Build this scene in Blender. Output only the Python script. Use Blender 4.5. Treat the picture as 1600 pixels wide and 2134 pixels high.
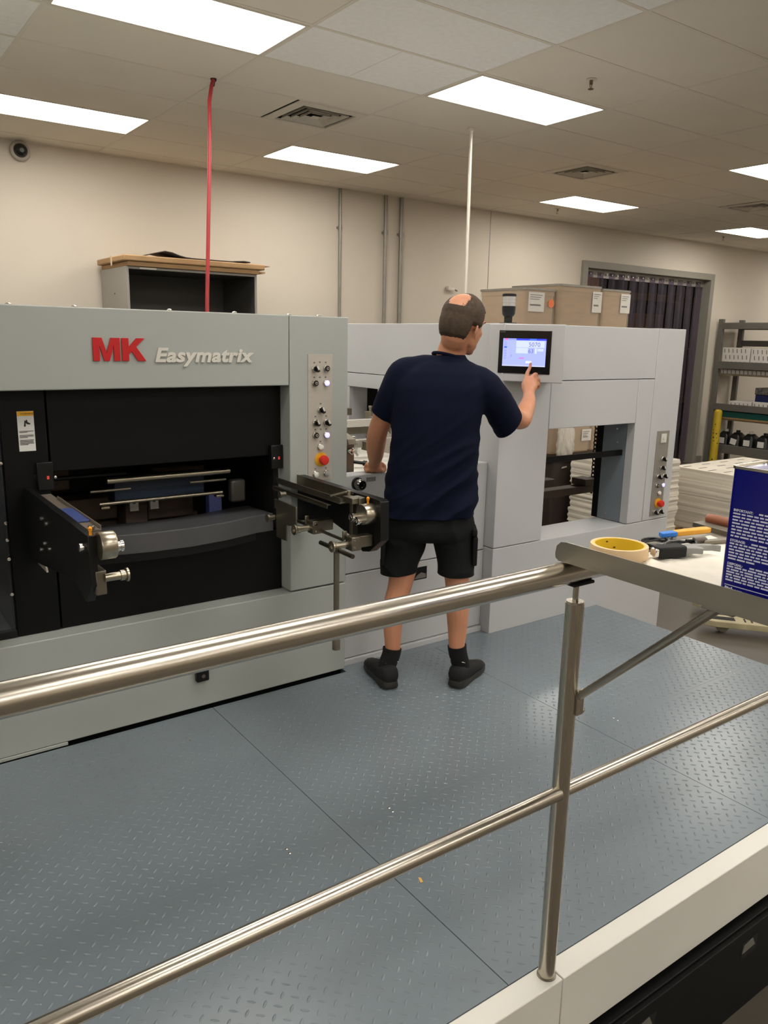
import bpy, bmesh, math, random
import numpy as np
from mathutils import Vector, Matrix, noise

for _o in list(bpy.data.objects):
    bpy.data.objects.remove(_o, do_unlink=True)
SC = bpy.context.scene
COL = SC.collection
random.seed(7)

# ---------------------------------------------------------------- camera
# world: x along the machine line, y into the room, z up; z = 0 is the top of the operator platform
YAW, PITCH, ROLL, FPX = math.radians(35.8305), math.radians(12.5009), math.radians(-1.2266), 1640.0
_f = np.array([math.sin(YAW) * math.cos(PITCH), math.cos(YAW) * math.cos(PITCH), -math.sin(PITCH)])
_r = np.array([math.cos(YAW), -math.sin(YAW), 0.0])
_d = np.cross(_f, _r)
CAM_R = _r * math.cos(ROLL) + _d * math.sin(ROLL)
CAM_D = -_r * math.sin(ROLL) + _d * math.cos(ROLL)
CAM_F = _f
CAM_P = np.array([0.0, 0.0, 1.52])
cam_data = bpy.data.cameras.new('camera')
cam_data.sensor_fit = 'HORIZONTAL'
cam_data.sensor_width = 36.0
cam_data.lens = FPX / 1600.0 * 36.0
cam_data.clip_start = 0.02
cam = bpy.data.objects.new('camera', cam_data)
COL.objects.link(cam)
cam.matrix_world = Matrix(((CAM_R[0], -CAM_D[0], -CAM_F[0], CAM_P[0]),
                           (CAM_R[1], -CAM_D[1], -CAM_F[1], CAM_P[1]),
                           (CAM_R[2], -CAM_D[2], -CAM_F[2], CAM_P[2]),
                           (0, 0, 0, 1)))
SC.camera = cam

# ---------------------------------------------------------------- world and exposure
world = bpy.data.worlds.new('world')
SC.world = world
world.use_nodes = True
world.node_tree.nodes['Background'].inputs[0].default_value = (0.6, 0.58, 0.55, 1)
world.node_tree.nodes['Background'].inputs[1].default_value = 0.05
SC.view_settings.view_transform = 'Standard'
SC.view_settings.look = 'None'
SC.view_settings.gamma = 1.0
SC.view_settings.use_curve_mapping = False
SC.view_settings.exposure = 0.28
TROFFER_STRENGTH = 13.0
TROFFER_COLOUR = (1.0, 0.95, 0.88)

ZF = -0.52      # shop floor
ZC = 3.14       # ceiling
YW = 7.96       # back wall
PI = math.pi

# ---------------------------------------------------------------- materials
def lin(c):
    r = []
    for v in c[:3]:
        v = v / 255.0
        r.append(v / 12.92 if v <= 0.04045 else ((v + 0.055) / 1.055) ** 2.4)
    return (r[0], r[1], r[2], 1.0)

MATS = {}
def pm(name, col, rough=0.5, metal=0.0, var=0.06, scale=6.0, bump=0.0, bscale=None, spec=0.5,
       stretch=(1, 1, 1), emit=None, estr=0.0, alpha=1.0, trans=0.0, coat=0.0, ior=1.45, col2=None, vrough=0.0):
    """procedural principled material: noise varies the colour, the roughness and the relief"""
    if name in MATS:
        return MATS[name]
    m = bpy.data.materials.new(name)
    m.use_nodes = True
    nt = m.node_tree
    b = nt.nodes['Principled BSDF']
    c = lin(col)
    tc = nt.nodes.new('ShaderNodeTexCoord')
    mp = nt.nodes.new('ShaderNodeMapping')
    mp.inputs['Scale'].default_value = stretch
    nt.links.new(tc.outputs['Object'], mp.inputs['Vector'])
    nz = nt.nodes.new('ShaderNodeTexNoise')
    nz.inputs['Scale'].default_value = scale
    nz.inputs['Detail'].default_value = 5
    nt.links.new(mp.outputs['Vector'], nz.inputs['Vector'])
    rp = nt.nodes.new('ShaderNodeValToRGB')
    if col2 is None:
        a0 = tuple(max(0, x * (1 - var)) for x in c[:3]) + (1,)
        a1 = tuple(min(1, x * (1 + var)) for x in c[:3]) + (1,)
    else:
        a0, a1 = c, lin(col2)
    rp.color_ramp.elements[0].position = 0.3
    rp.color_ramp.elements[1].position = 0.7
    rp.color_ramp.elements[0].color = a0
    rp.color_ramp.elements[1].color = a1
    nt.links.new(nz.outputs['Fac'], rp.inputs['Fac'])
    nt.links.new(rp.outputs['Color'], b.inputs['Base Color'])
    b.inputs['Roughness'].default_value = rough
    if vrough:
        mr = nt.nodes.new('ShaderNodeMapRange')
        mr.inputs['To Min'].default_value = rough - vrough
        mr.inputs['To Max'].default_value = rough + vrough
        nt.links.new(nz.outputs['Fac'], mr.inputs['Value'])
        nt.links.new(mr.outputs['Result'], b.inputs['Roughness'])
    b.inputs['Metallic'].default_value = metal
    b.inputs['Specular IOR Level'].default_value = spec
    b.inputs['IOR'].default_value = ior
    b.inputs['Alpha'].default_value = alpha
    b.inputs['Transmission Weight'].default_value = trans
    b.inputs['Coat Weight'].default_value = coat
    if emit is not None:
        b.inputs['Emission Color'].default_value = lin(emit)
        b.inputs['Emission Strength'].default_value = estr
    if bump:
        nb = nt.nodes.new('ShaderNodeTexNoise')
        nb.inputs['Scale'].default_value = bscale or scale * 8
        nb.inputs['Detail'].default_value = 4
        nt.links.new(mp.outputs['Vector'], nb.inputs['Vector'])
        bp = nt.nodes.new('ShaderNodeBump')
        bp.inputs['Strength'].default_value = bump
        bp.inputs['Distance'].default_value = 0.002
        nt.links.new(nb.outputs['Fac'], bp.inputs['Height'])
        nt.links.new(bp.outputs['Normal'], b.inputs['Normal'])
    MATS[name] = m
    return m

GREY = pm('press_grey_paint', (161, 165, 160), 0.42, var=0.03, scale=2, bump=0.05, bscale=180)
WHITE = pm('delivery_light_grey_paint', (186, 187, 188), 0.40, var=0.025, scale=2, bump=0.05, bscale=180)
KERB = pm('kerb_paint', (214, 212, 203), 0.42, var=0.03, scale=3, bump=0.05, bscale=150)
BLACK = pm('black_panel_paint', (9, 10, 11), 0.45, var=0.15, scale=5, bump=0.04, bscale=200, spec=0.22)
BLACKM = pm('black_machined_steel', (20, 20, 21), 0.38, metal=0.3, var=0.2, scale=9)
RUBBER = pm('black_rubber', (16, 16, 16), 0.7, var=0.2, scale=20, bump=0.1)
DECK = pm('deck_blue_grey_paint', (114, 124, 130), 0.25, var=0.05, scale=2.2, bump=0.03, bscale=160, vrough=0.04, spec=0.6)
STEEL = pm('brushed_stainless', (196, 189, 176), 0.25, metal=1.0, var=0.05, scale=14, bump=0.03, bscale=70, stretch=(0.05, 9, 9), vrough=0.04)
STEELV = pm('brushed_stainless_upright', (190, 183, 170), 0.27, metal=1.0, var=0.05, scale=14, bump=0.03, bscale=70, stretch=(9, 9, 0.05), vrough=0.04)
STEELT = pm('stainless_sheet', (172, 166, 154), 0.36, metal=1.0, var=0.06, scale=5, bump=0.06, bscale=90, stretch=(4, 1, 4), vrough=0.06)
NICKEL = pm('nickel_steel', (176, 168, 150), 0.30, metal=1.0, var=0.08, scale=12)
DULL = pm('dull_steel', (124, 118, 104), 0.42, metal=0.9, var=0.12, scale=12)
CHROME = pm('chrome', (220, 218, 214), 0.12, metal=1.0, var=0.04, scale=10)
SILVER = pm('silver_plate', (186, 180, 170), 0.42, metal=0.35, var=0.03, scale=6, stretch=(1, 1, 12))
GALV = pm('galvanised_conduit', (150, 146, 138), 0.45, metal=0.6, var=0.08, scale=10)
REDP = pm('red_letter_paint', (186, 24, 28), 0.35, var=0.05)
SILVERP = pm('pale_letter_paint', (208, 205, 196), 0.35, var=0.03)
ESTOP = pm('red_plastic', (205, 44, 32), 0.38, var=0.05)
ORANGE = pm('amber_plastic', (232, 150, 22), 0.42, var=0.06)
YELLOW = pm('yellow_plastic', (226, 168, 30), 0.45, var=0.06)
LIT = pm('lit_button_lens', (200, 200, 255), 0.3, emit=(178, 172, 255), estr=1.0)
LENSW = pm('white_button_lens', (222, 220, 212), 0.3, var=0.03)
WALLM = pm('wall_paint', (208, 199, 184), 0.75, var=0.025, scale=0.9, bump=0.1, bscale=60)
CEILG = pm('ceiling_tile_smooth', (228, 220, 205), 0.85, var=0.03, scale=1.4, bump=0.06, bscale=40)
CEILW = pm('ceiling_tile_pebbled', (242, 240, 236), 0.9, var=0.03, scale=30, bump=0.35, bscale=70)
TEE = pm('ceiling_tee_paint', (222, 214, 200), 0.6, var=0.03)
FLOORM = pm('shop_concrete', (82, 76, 67), 0.42, var=0.22, scale=1.3, bump=0.1, bscale=30, vrough=0.08)
CARD = pm('cardboard', (172, 138, 98), 0.8, var=0.10, scale=5, bump=0.08, stretch=(1, 1, 5))
PAPER = pm('white_paper', (226, 222, 212), 0.75, var=0.02, scale=8)
PAPERS = pm('paper_stack_edges', (214, 207, 192), 0.8, var=0.10, scale=5, stretch=(0.4, 0.4, 26), bump=0.3, bscale=9)
WOOD = pm('pallet_wood', (156, 124, 84), 0.8, var=0.18, scale=6, stretch=(1, 6, 6), bump=0.2)
PRINT = pm('black_print', (30, 30, 30), 0.6, var=0.05)
PRINTW = pm('white_print', (214, 218, 238), 0.5, var=0.03)

# ---------------------------------------------------------------- mesh helpers
class MB:
    """collects boxes, tubes, prisms and lathes; build() links them as one mesh object"""
    def __init__(self):
        self.v, self.f, self.m = [], [], []
        self.cur = 0
    def mat(self, i):
        self.cur = i
        return self
    def add(self, vs, fs):
        n = len(self.v)
        self.v.extend([tuple(map(float, p)) for p in vs])
        for f in fs:
            self.f.append(tuple(i + n for i in f))
            self.m.append(self.cur)
        return self
    def box(self, x0, x1, y0, y1, z0, z1, M=None):
        vs = [(x, y, z) for z in (z0, z1) for y in (y0, y1) for x in (x0, x1)]
        if M is not None:
            vs = [tuple(M @ Vector(p)) for p in vs]
        return self.add(vs, [(0, 2, 3, 1), (4, 5, 7, 6), (0, 1, 5, 4), (1, 3, 7, 5), (3, 2, 6, 7), (2, 0, 4, 6)])
    def ring_frame(self, p, q):
        d = (Vector(q) - Vector(p)).normalized()
        a = Vector((0, 0, 1)) if abs(d.z) < 0.9 else Vector((1, 0, 0))
        u = d.cross(a).normalized()
        return d, u, d.cross(u).normalized()
    def cyl(self, p, q, r, n=20, r2=None, caps=True):
        r2 = r if r2 is None else r2
        d, u, w = self.ring_frame(p, q)
        p, q = Vector(p), Vector(q)
        vs = []
        for c, rr in ((p, r), (q, r2)):
            for k in range(n):
                a = 2 * PI * k / n
                vs.append(c + (u * math.cos(a) + w * math.sin(a)) * rr)
        fs = [(k, (k + 1) % n, n + (k + 1) % n, n + k) for k in range(n)]
        if caps:
            fs += [tuple(range(n - 1, -1, -1)), tuple(range(n, 2 * n))]
        return self.add(vs, fs)
    def lathe(self, prof, o, ax, n=24):
        """prof: list of (radius, distance along ax); radius 0 closes the end"""
        o, ax = Vector(o), Vector(ax).normalized()
        d, u, w = self.ring_frame((0, 0, 0), ax)
        vs, fs, prev = [], [], None
        for r, h in prof:
            c = o + ax * h
            if r <= 1e-6:
                vs.append(c); cur = [len(vs) - 1]
            else:
                cur = []
                for k in range(n):
                    a = 2 * PI * k / n
                    vs.append(c + (u * math.cos(a) + w * math.sin(a)) * r)
                    cur.append(len(vs) - 1)
            if prev is not None:
                for k in range(n):
                    a, b = prev[k % len(prev)], prev[(k + 1) % len(prev)]
                    c2, e = cur[(k + 1) % len(cur)], cur[k % len(cur)]
                    f = []
                    for i in (a, b, c2, e):
                        if i not in f:
                            f.append(i)
                    if len(f) > 2:
                        fs.append(tuple(f))
            prev = cur
        if prof[0][0] > 1e-6:
            fs.append(tuple(range(n - 1, -1, -1)))
        if prof[-1][0] > 1e-6:
            fs.append(tuple(prev))
        return self.add(vs, fs)
    def tube(self, pts, r, n=10, closed=False, radii=None):
        P = [Vector(p) for p in pts]
        N = len(P)
        vs, fs = [], []
        up = None
        for i in range(N):
            if closed:
                t = (P[(i + 1) % N] - P[i - 1]).normalized()
            else:
                t = (P[min(i + 1, N - 1)] - P[max(i - 1, 0)]).normalized()
            if up is None:
                a = Vector((0, 0, 1)) if abs(t.z) < 0.9 else Vector((1, 0, 0))
                up = t.cross(a).normalized()
            up = (up - t * up.dot(t)).normalized()
            w = t.cross(up)
            rr = radii[i] if radii else r
            for k in range(n):
                a = 2 * PI * k / n
                vs.append(P[i] + (up * math.cos(a) + w * math.sin(a)) * rr)
        for i in range(N if closed else N - 1):
            j = (i + 1) % N
            for k in range(n):
                fs.append((i * n + k, i * n + (k + 1) % n, j * n + (k + 1) % n, j * n + k))
        if not closed:
            fs += [tuple(range(n - 1, -1, -1)), tuple(range((N - 1) * n, N * n))]
        return self.add(vs, fs)
    def prism(self, poly, axis, a, b):
        """poly: 2-D outline in the plane across axis ('x': (y,z), 'y': (x,z), 'z': (x,y)), extruded from a to b"""
        n = len(poly)
        def P(c, t):
            return {'x': (t, c[0], c[1]), 'y': (c[0], t, c[1]), 'z': (c[0], c[1], t)}[axis]
        vs = [P(c, a) for c in poly] + [P(c, b) for c in poly]
        fs = [(k, (k + 1) % n, n + (k + 1) % n, n + k) for k in range(n)]
        fs += [tuple(range(n - 1, -1, -1)), tuple(range(n, 2 * n))]
        return self.add(vs, fs)
    def loft(self, rings, caps=True):
        n = len(rings[0])
        vs = [p for r in rings for p in r]
        fs = []
        for i in range(len(rings) - 1):
            for k in range(n):
                fs.append((i * n + k, i * n + (k + 1) % n, (i + 1) * n + (k + 1) % n, (i + 1) * n + k))
        if caps:
            fs += [tuple(range(n - 1, -1, -1)), tuple(range((len(rings) - 1) * n, len(rings) * n))]
        return self.add(vs, fs)
    def mesh(self, name):
        me = bpy.data.meshes.new(name)
        me.from_pydata(self.v, [], self.f)
        me.polygons.foreach_set('material_index', self.m)
        bm = bmesh.new(); bm.from_mesh(me)
        bmesh.ops.recalc_face_normals(bm, faces=bm.faces)
        bm.to_mesh(me); bm.free()
        me.update()
        return me
    def build(self, name, mats, parent=None, bevel=0.0, smooth=True, angle=35, seg=2, world=True):
        me = self.mesh(name)
        if not isinstance(mats, (list, tuple)):
            mats = [mats]
        for m in mats:
            me.materials.append(m)
        return place(name, me, parent, bevel, smooth, angle, seg, world)

def wloc(o):
    p = Vector((0, 0, 0))
    while o is not None:
        p += o.location
        o = o.parent
    return p

def place(name, me, parent=None, bevel=0.0, smooth=True, angle=35, seg=2, world=True):
    if smooth:
        me.polygons.foreach_set('use_smooth', [True] * len(me.polygons))
        me.set_sharp_from_angle(angle=math.radians(angle))
    o = bpy.data.objects.new(name, me)
    COL.objects.link(o)
    if parent is not None:
        o.parent = parent
        if world:
            me.transform(Matrix.Translation(-wloc(parent)))
    elif world and len(me.vertices):
        co = np.empty(len(me.vertices) * 3); me.vertices.foreach_get('co', co)
        co = co.reshape(-1, 3)
        c = Vector(((co[:, 0].min() + co[:, 0].max()) / 2, (co[:, 1].min() + co[:, 1].max()) / 2, co[:, 2].min()))
        me.transform(Matrix.Translation(-c))
        o.location = c
    if bevel:
        b = o.modifiers.new('bevel', 'BEVEL')
        b.width = bevel; b.segments = seg; b.limit_method = 'ANGLE'; b.angle_limit = math.radians(40)
        b.harden_normals = False
    return o

def thing(name, label, cat, loc=(0, 0, 0), group=None):
    o = bpy.data.objects.new(name, None)
    o.empty_display_size = 0.1
    COL.objects.link(o)
    o.location = loc
    return tag(o, label, cat, group)

def tag(o, label, cat=None, group=None, kind=None):
    if label: o['label'] = label
    if cat: o['category'] = cat
    if group: o['group'] = group
    if kind: o['kind'] = kind
    return o

def struct(o, label=None):
    o['kind'] = 'structure'
    if label: o['label'] = label
    return o

def copy_tree(o, parent=None, loc=None):
    c = o.copy()
    COL.objects.link(c)
    c.parent = parent
    if loc is not None:
        c.location = loc
    for ch in list(o.children):
        copy_tree(ch, c)
    return c

def text_mesh(body, size, extrude=0.001, bold=0.0, shear=0.0, align='LEFT', space=1.0):
    cu = bpy.data.curves.new('txt', 'FONT')
    cu.body = body; cu.size = size; cu.extrude = extrude; cu.offset = bold; cu.shear = shear
    cu.align_x = align; cu.space_character = space
    cu.resolution_u = 4
    t = bpy.data.objects.new('txt', cu)
    COL.objects.link(t)
    dg = bpy.context.evaluated_depsgraph_get()
    me = bpy.data.meshes.new_from_object(t.evaluated_get(dg), depsgraph=dg)
    bpy.data.objects.remove(t, do_unlink=True)
    bpy.data.curves.remove(cu)
    return me

def text_at(name, body, size, M, mat, parent, **kw):
    me = text_mesh(body, size, **kw)
    me.transform(M)
    me.materials.clear(); me.materials.append(mat)
    return place(name, me, parent, smooth=False)

def frame(o, ex, ey):
    """matrix with local x -> ex, local y -> ey, origin o"""
    ex, ey = Vector(ex).normalized(), Vector(ey).normalized()
    ez = ex.cross(ey)
    return Matrix(((ex.x, ey.x, ez.x, o[0]), (ex.y, ey.y, ez.y, o[1]), (ex.z, ey.z, ez.z, o[2]), (0, 0, 0, 1)))
# ================================================================ the room
XL, XR, YN = -7.4, 17.0, -6.5
b = MB(); b.box(XL, XR, YN, 13.5, ZF - 0.1, ZF)
struct(b.build('floor', FLOORM, smooth=False))
# floor joints sawn into the concrete
DX0, DX1, DZ = 9.19, 12.38, 2.62        # doorway in the back wall
b = MB()
b.box(XL, DX0, YW, YW + 0.2, ZF, 3.6).box(DX1, XR, YW, YW + 0.2, ZF, 3.6).box(DX0, DX1, YW, YW + 0.2, DZ, 3.6)
wall_back = struct(b.build('wall_back', WALLM, smooth=False))
b = MB(); b.box(XL - 0.2, XL, YN, 13.5, ZF, 3.6); struct(b.build('wall_left', WALLM, smooth=False))
b = MB(); b.box(XR, XR + 0.2, YN, 13.5, ZF, 3.6); struct(b.build('wall_right', WALLM, smooth=False))
b = MB(); b.box(XL, XR, YN - 0.2, YN, ZF, 3.6); struct(b.build('wall_front', WALLM, smooth=False))
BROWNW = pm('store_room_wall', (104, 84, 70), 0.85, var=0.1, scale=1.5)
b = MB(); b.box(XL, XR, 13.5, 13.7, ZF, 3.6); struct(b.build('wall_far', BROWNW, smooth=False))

# --- suspended ceiling: deck above, tee grid, single tiles
b = MB(); b.box(XL, XR, YN, 13.5, ZC + 0.30, ZC + 0.40)
ceiling = struct(b.build('ceiling', CEILG, smooth=False))
GX0, GY0, TX, TY = 2.38, 4.04, 1.22, 0.61
GXS = [GX0 + TX * k for k in range(-8, 13)]
GYS = [GY0 + TY * k for k in range(-17, 7)]
LIGHT_COLS = [-6.16, -2.50, 1.16, 3.60, 7.26, 10.92, 14.58]
LIGHT_ROWS = [6.48, 4.04, 1.60, -0.84, -3.28, -5.72]
VENTS = [(2.99, 5.26), (6.04, 5.26), (9.09, 5.26)]
def near(a, b, e=0.05):
    return abs(a - b) < e
tile_me = {}
def tile_mesh(w, d, kind):
    k = (round(w, 3), round(d, 3), kind)
    if k not in tile_me:
        mb = MB(); mb.box(0.002, w - 0.002, 0.002, d - 0.002, 0.0, 0.016)
        me = mb.mesh('ceiling_tile'); me.materials.append(CEILW if kind else CEILG)
        tile_me[k] = me
    return tile_me[k]
rest = MB()
for i in range(len(GXS)):
    for j in range(len(GYS)):
        x0, y0 = GXS[i], GYS[j]
        if x0 + TX > XR or x0 < XL - 0.9 or y0 < YN: continue
        d = min(TY, YW - y0)
        if d < 0.02: continue
        if any(near(x0, lx) for lx in LIGHT_COLS) and any(near(y0, ly) for ly in LIGHT_ROWS): continue
        parts = [(x0, TX)]
        for vx, vy in VENTS:
            if near(y0, vy) and x0 - 0.05 < vx < x0 + TX - 0.05:
                parts = [(x0 + TX / 2, TX / 2)] if near(vx, x0) else [(x0, TX / 2)]
        white = near(x0, 2.38) and (y0 < 4.1) or (near(x0, -0.06) and y0 < 5.3)
        if near(x0, 2.38) and near(y0, 4.04):
            parts = [(x0, TX / 2), (x0 + TX / 2, TX / 2)]
        for px, w in parts:
            if y0 > 2.0 and px > -1.5 and px < 15.5:
                o = bpy.data.objects.new('ceiling_tile', tile_mesh(w, d, white))
                COL.objects.link(o)
                o.parent = ceiling
                o.location = Vector((px, y0, ZC + 0.0006 + random.uniform(0, 0.0008))) - ceiling.location
            else:
                rest.box(px + 0.006, px + w - 0.006, y0 + 0.006, y0 + d - 0.006, ZC + 0.003, ZC + 0.019)
o = rest.build('ceiling_tile_field', CEILG, ceiling, smooth=False); o['kind'] = 'stuff'
for x in GXS:
    if XL < x < XR:
        b = MB(); b.box(x - 0.012, x + 0.012, YN, YW, ZC - 0.001, ZC + 0.003).box(x - 0.002, x + 0.002, YN, YW, ZC + 0.003, ZC + 0.04)
        b.build('ceiling_runner', TEE, ceiling, smooth=False)
for y in GYS:
    if YN < y < YW:
        b = MB(); b.box(XL, XR, y - 0.012, y + 0.012, ZC - 0.0012, ZC + 0.0028).box(XL, XR, y - 0.002, y + 0.002, ZC + 0.003, ZC + 0.04)
        b.build('ceiling_cross_bar', TEE, ceiling, smooth=False)
b = MB(); b.box(XL, XR, YW - 0.022, YW, ZC - 0.004, ZC + 0.001)
struct(b.build('trim_1', TEE, smooth=False))

# --- fluorescent troffers
LENS = bpy.data.materials.new('troffer_lens'); LENS.use_nodes = True
_n = LENS.node_tree; _p = _n.nodes['Principled BSDF']
_p.inputs['Base Color'].default_value = (0.9, 0.88, 0.82, 1); _p.inputs['Roughness'].default_value = 0.5
_p.inputs['Emission Color'].default_value = TROFFER_COLOUR + (1,)
_t = _n.nodes.new('ShaderNodeTexNoise'); _t.inputs['Scale'].default_value = 90
_mr = _n.nodes.new('ShaderNodeMapRange'); _mr.inputs['To Min'].default_value = TROFFER_STRENGTH * 0.97; _mr.inputs['To Max'].default_value = TROFFER_STRENGTH * 1.03
_n.links.new(_t.outputs['Fac'], _mr.inputs['Value']); _n.links.new(_mr.outputs['Result'], _p.inputs['Emission Strength'])
FRAMEM = pm('troffer_frame', (214, 206, 190), 0.5, var=0.02)
tro = None
LIGHT_LABEL = {(1.16, 4.04): 'large bright ceiling light cut off by the top edge, nearest of all',
               (1.16, 6.48): 'ceiling light at the left edge near the dome camera',
               (3.60, 4.04): 'ceiling light just above the thin white ceiling pipe',
               (3.60, 6.48): 'ceiling light above the wall conduits, behind the air vent',
               (7.26, 6.48): 'ceiling light above the wall left of the strip curtain doorway',
               (7.26, 4.04): 'upper of two ceiling lights cut off by the right edge',
               (10.92, 6.48): 'lower of two ceiling lights cut off by the right edge'}
for lx in LIGHT_COLS:
    for ly in LIGHT_ROWS:
        lab = None
        for k in LIGHT_LABEL:
            if near(k[0], lx) and near(k[1], ly): lab = LIGHT_LABEL[k]
        if tro is None:
            tro = thing('ceiling_light', '', 'ceiling light', (lx, ly, ZC))
            mb = MB()
            w, d = TX, TY
            mb.box(0.012, w - 0.012, 0.012, 0.030, -0.004, 0.05).box(0.012, w - 0.012, d - 0.030, d - 0.012, -0.004, 0.05)
            mb.box(0.012, 0.030, 0.030, d - 0.030, -0.004, 0.05).box(w - 0.030, w - 0.012, 0.030, d - 0.030, -0.004, 0.05)
            mb.box(0.012, w - 0.012, 0.012, d - 0.012, 0.05, 0.09)
            mb.build('light_frame', FRAMEM, tro, smooth=False, world=False)
            mb = MB(); mb.box(0.030, w - 0.030, 0.030, d - 0.030, 0.002, 0.006)
            mb.build('diffuser', LENS, tro, smooth=False, world=False)
            t = tro
        else:
            t = copy_tree(tro, None, (lx, ly, ZC))
        t['label'] = lab or 'recessed fluorescent ceiling light in the part of the ceiling out of the picture'
        t['group'] = 'recessed fluorescent ceiling lights'

# --- air vents with nested louvres
VENTW = pm('vent_paint', (214, 206, 192), 0.55, var=0.05, scale=9)
VENTD = pm('vent_duct_dark', (26, 24, 22), 0.8, var=0.2)
vlab = ['square louvred ceiling vent between the red hose and the white pipe', 'square louvred ceiling vent above the man, right of the white pipe',
        'louvred ceiling vent cut off by the right edge']
for (vx, vy), lb in zip(VENTS, vlab):
    t = thing('ceiling_vent', lb, 'vent', (vx, vy, ZC), 'louvred ceiling vents')
    c = TY / 2
    def sq(h, z):
        return [(c - h, c - h, z), (c + h, c - h, z), (c + h, c + h, z), (c - h, c + h, z)]
    mb = MB(); mb.loft([sq(0.293, 0.0), sq(0.293, -0.006), sq(0.225, -0.012), sq(0.225, 0.0), sq(0.293, 0.0)], caps=False)
    mb.build('vent_frame', VENTW, t, smooth=False, world=False)
    mb = MB(); mb.loft([sq(0.228, -0.006), sq(0.228, 0.16)], caps=False).add(sq(0.228, 0.16), [(0, 1, 2, 3)])
    mb.build('duct', VENTD, t, smooth=False, world=False)
    for h in (0.190, 0.140, 0.090):
        mb = MB(); mb.loft([sq(h, -0.012), sq(h - 0.014, 0.012), sq(h - 0.016, 0.012), sq(h - 0.003, -0.012), sq(h, -0.012)], caps=False)
        mb.build('louvre', VENTW, t, smooth=False, world=False)
    mb = MB(); mb.box(c - 0.03, c + 0.03, c - 0.03, c + 0.03, -0.012, -0.008)
    mb.build('louvre_core', VENTW, t, smooth=False, world=False)

# --- sprinkler heads
spr = [((4.205, 3.687), 'brass sprinkler head on the bare ceiling tile right of the nearest whole light'),
       ((7.82, 7.253), 'small sprinkler head below the light left of the doorway'),
       ((11.56, 7.30), 'small sprinkler head below the light at the right edge')]
BRASS = pm('old_brass', (112, 96, 74), 0.45, metal=0.7, var=0.15)
for (x, y), lb in spr:
    t = thing('sprinkler_head', lb, 'sprinkler', (x, y, ZC), 'ceiling sprinkler heads')
    mb = MB(); mb.lathe([(0.0, 0.0), (0.032, 0.0), (0.034, 0.004), (0.0, 0.008)], (0, 0, 0), (0, 0, -1), 16)
    mb.build('escutcheon', TEE, t, world=False)
    mb = MB(); mb.cyl((0, 0, -0.004), (0, 0, -0.030), 0.011, 12).cyl((0, 0.009, -0.030), (0, 0.002, -0.056), 0.0025, 6).cyl((0, -0.009, -0.030), (0, -0.002, -0.056), 0.0025, 6)
    mb.cyl((0, 0, -0.056), (0, 0, -0.059), 0.018, 12)
    mb.build('nozzle', BRASS, t, world=False)

# --- things fixed to the back wall
conduit_lab = ['thin grey wall conduit standing alone, left of the close pair', 'left conduit of the close pair on the back wall', 'right conduit of the close pair on the back wall']
for (x, r), lb in zip([(5.03, 0.017), (5.66, 0.020), (5.89, 0.024)], conduit_lab):
    t = thing('wall_conduit', lb, 'conduit', (x, 7.93, ZF), 'grey conduits on the back wall')
    mb = MB(); mb.cyl((x, 7.93, ZF), (x, 7.93, ZC - 0.005), r, 12); mb.build('pipe', GALV, t)
    for z in (2.72, 1.2):
        mb = MB(); mb.box(x - r * 1.9, x + r * 1.9, 7.935, 7.957, z - 0.012, z + 0.012).cyl((x, 7.93, z - 0.03), (x, 7.93, z + 0.03), r * 1.25, 12)
        mb.build('coupling', GALV, t)
b = MB(); b.box(7.343, 7.353, YW - 0.004, YW + 0.001, ZF, ZC); struct(b.build('trim_2', GALV, smooth=False))
t = thing('security_camera', 'round dome security camera high on the wall at the left edge', 'camera', (1.70, YW - 0.001, 3.055))
mb = MB(); mb.lathe([(0.0, 0), (0.082, 0), (0.086, 0.02), (0.080, 0.04), (0.062, 0.046), (0.0, 0.046)], (1.70, YW - 0.002, 3.055), (0, -1, 0), 28)
mb.build('housing', pm('camera_housing', (168, 162, 150), 0.45, var=0.03), t)
mb = MB(); mb.lathe([(0.060, 0.040), (0.056, 0.062), (0.044, 0.082), (0.024, 0.094), (0.0, 0.098)], (1.70, YW - 0.002, 3.055), (0, -1, 0), 24)
mb.build('dome', pm('smoked_dome', (28, 28, 27), 0.12, var=0.1), t)
mb = MB(); mb.lathe([(0.0, 0.09), (0.018, 0.09), (0.018, 0.102), (0.0, 0.102)], (1.70, YW - 0.002, 3.050), (0, -1, 0), 16)
mb.build('lens_ring', pm('lens_ring', (90, 90, 88), 0.3, var=0.05), t)
t = thing('wall_bracket', 'small white plastic bracket on the back wall behind the head', 'bracket', (6.70, YW - 0.001, 2.13))
mb = MB(); mb.box(6.64, 6.68, YW - 0.05, YW - 0.001, 2.12, 2.17).box(6.66, 6.75, YW - 0.05, YW - 0.035, 2.115, 2.15)
mb.build('bracket_arm', pm('off_white_plastic', (214, 206, 192), 0.5, var=0.04), t, bevel=0.006)
mb = MB(); mb.cyl((6.745, YW - 0.042, 2.133), (6.79, YW - 0.042, 2.118), 0.010, 10)
mb.build('hook', DULL, t)

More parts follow.
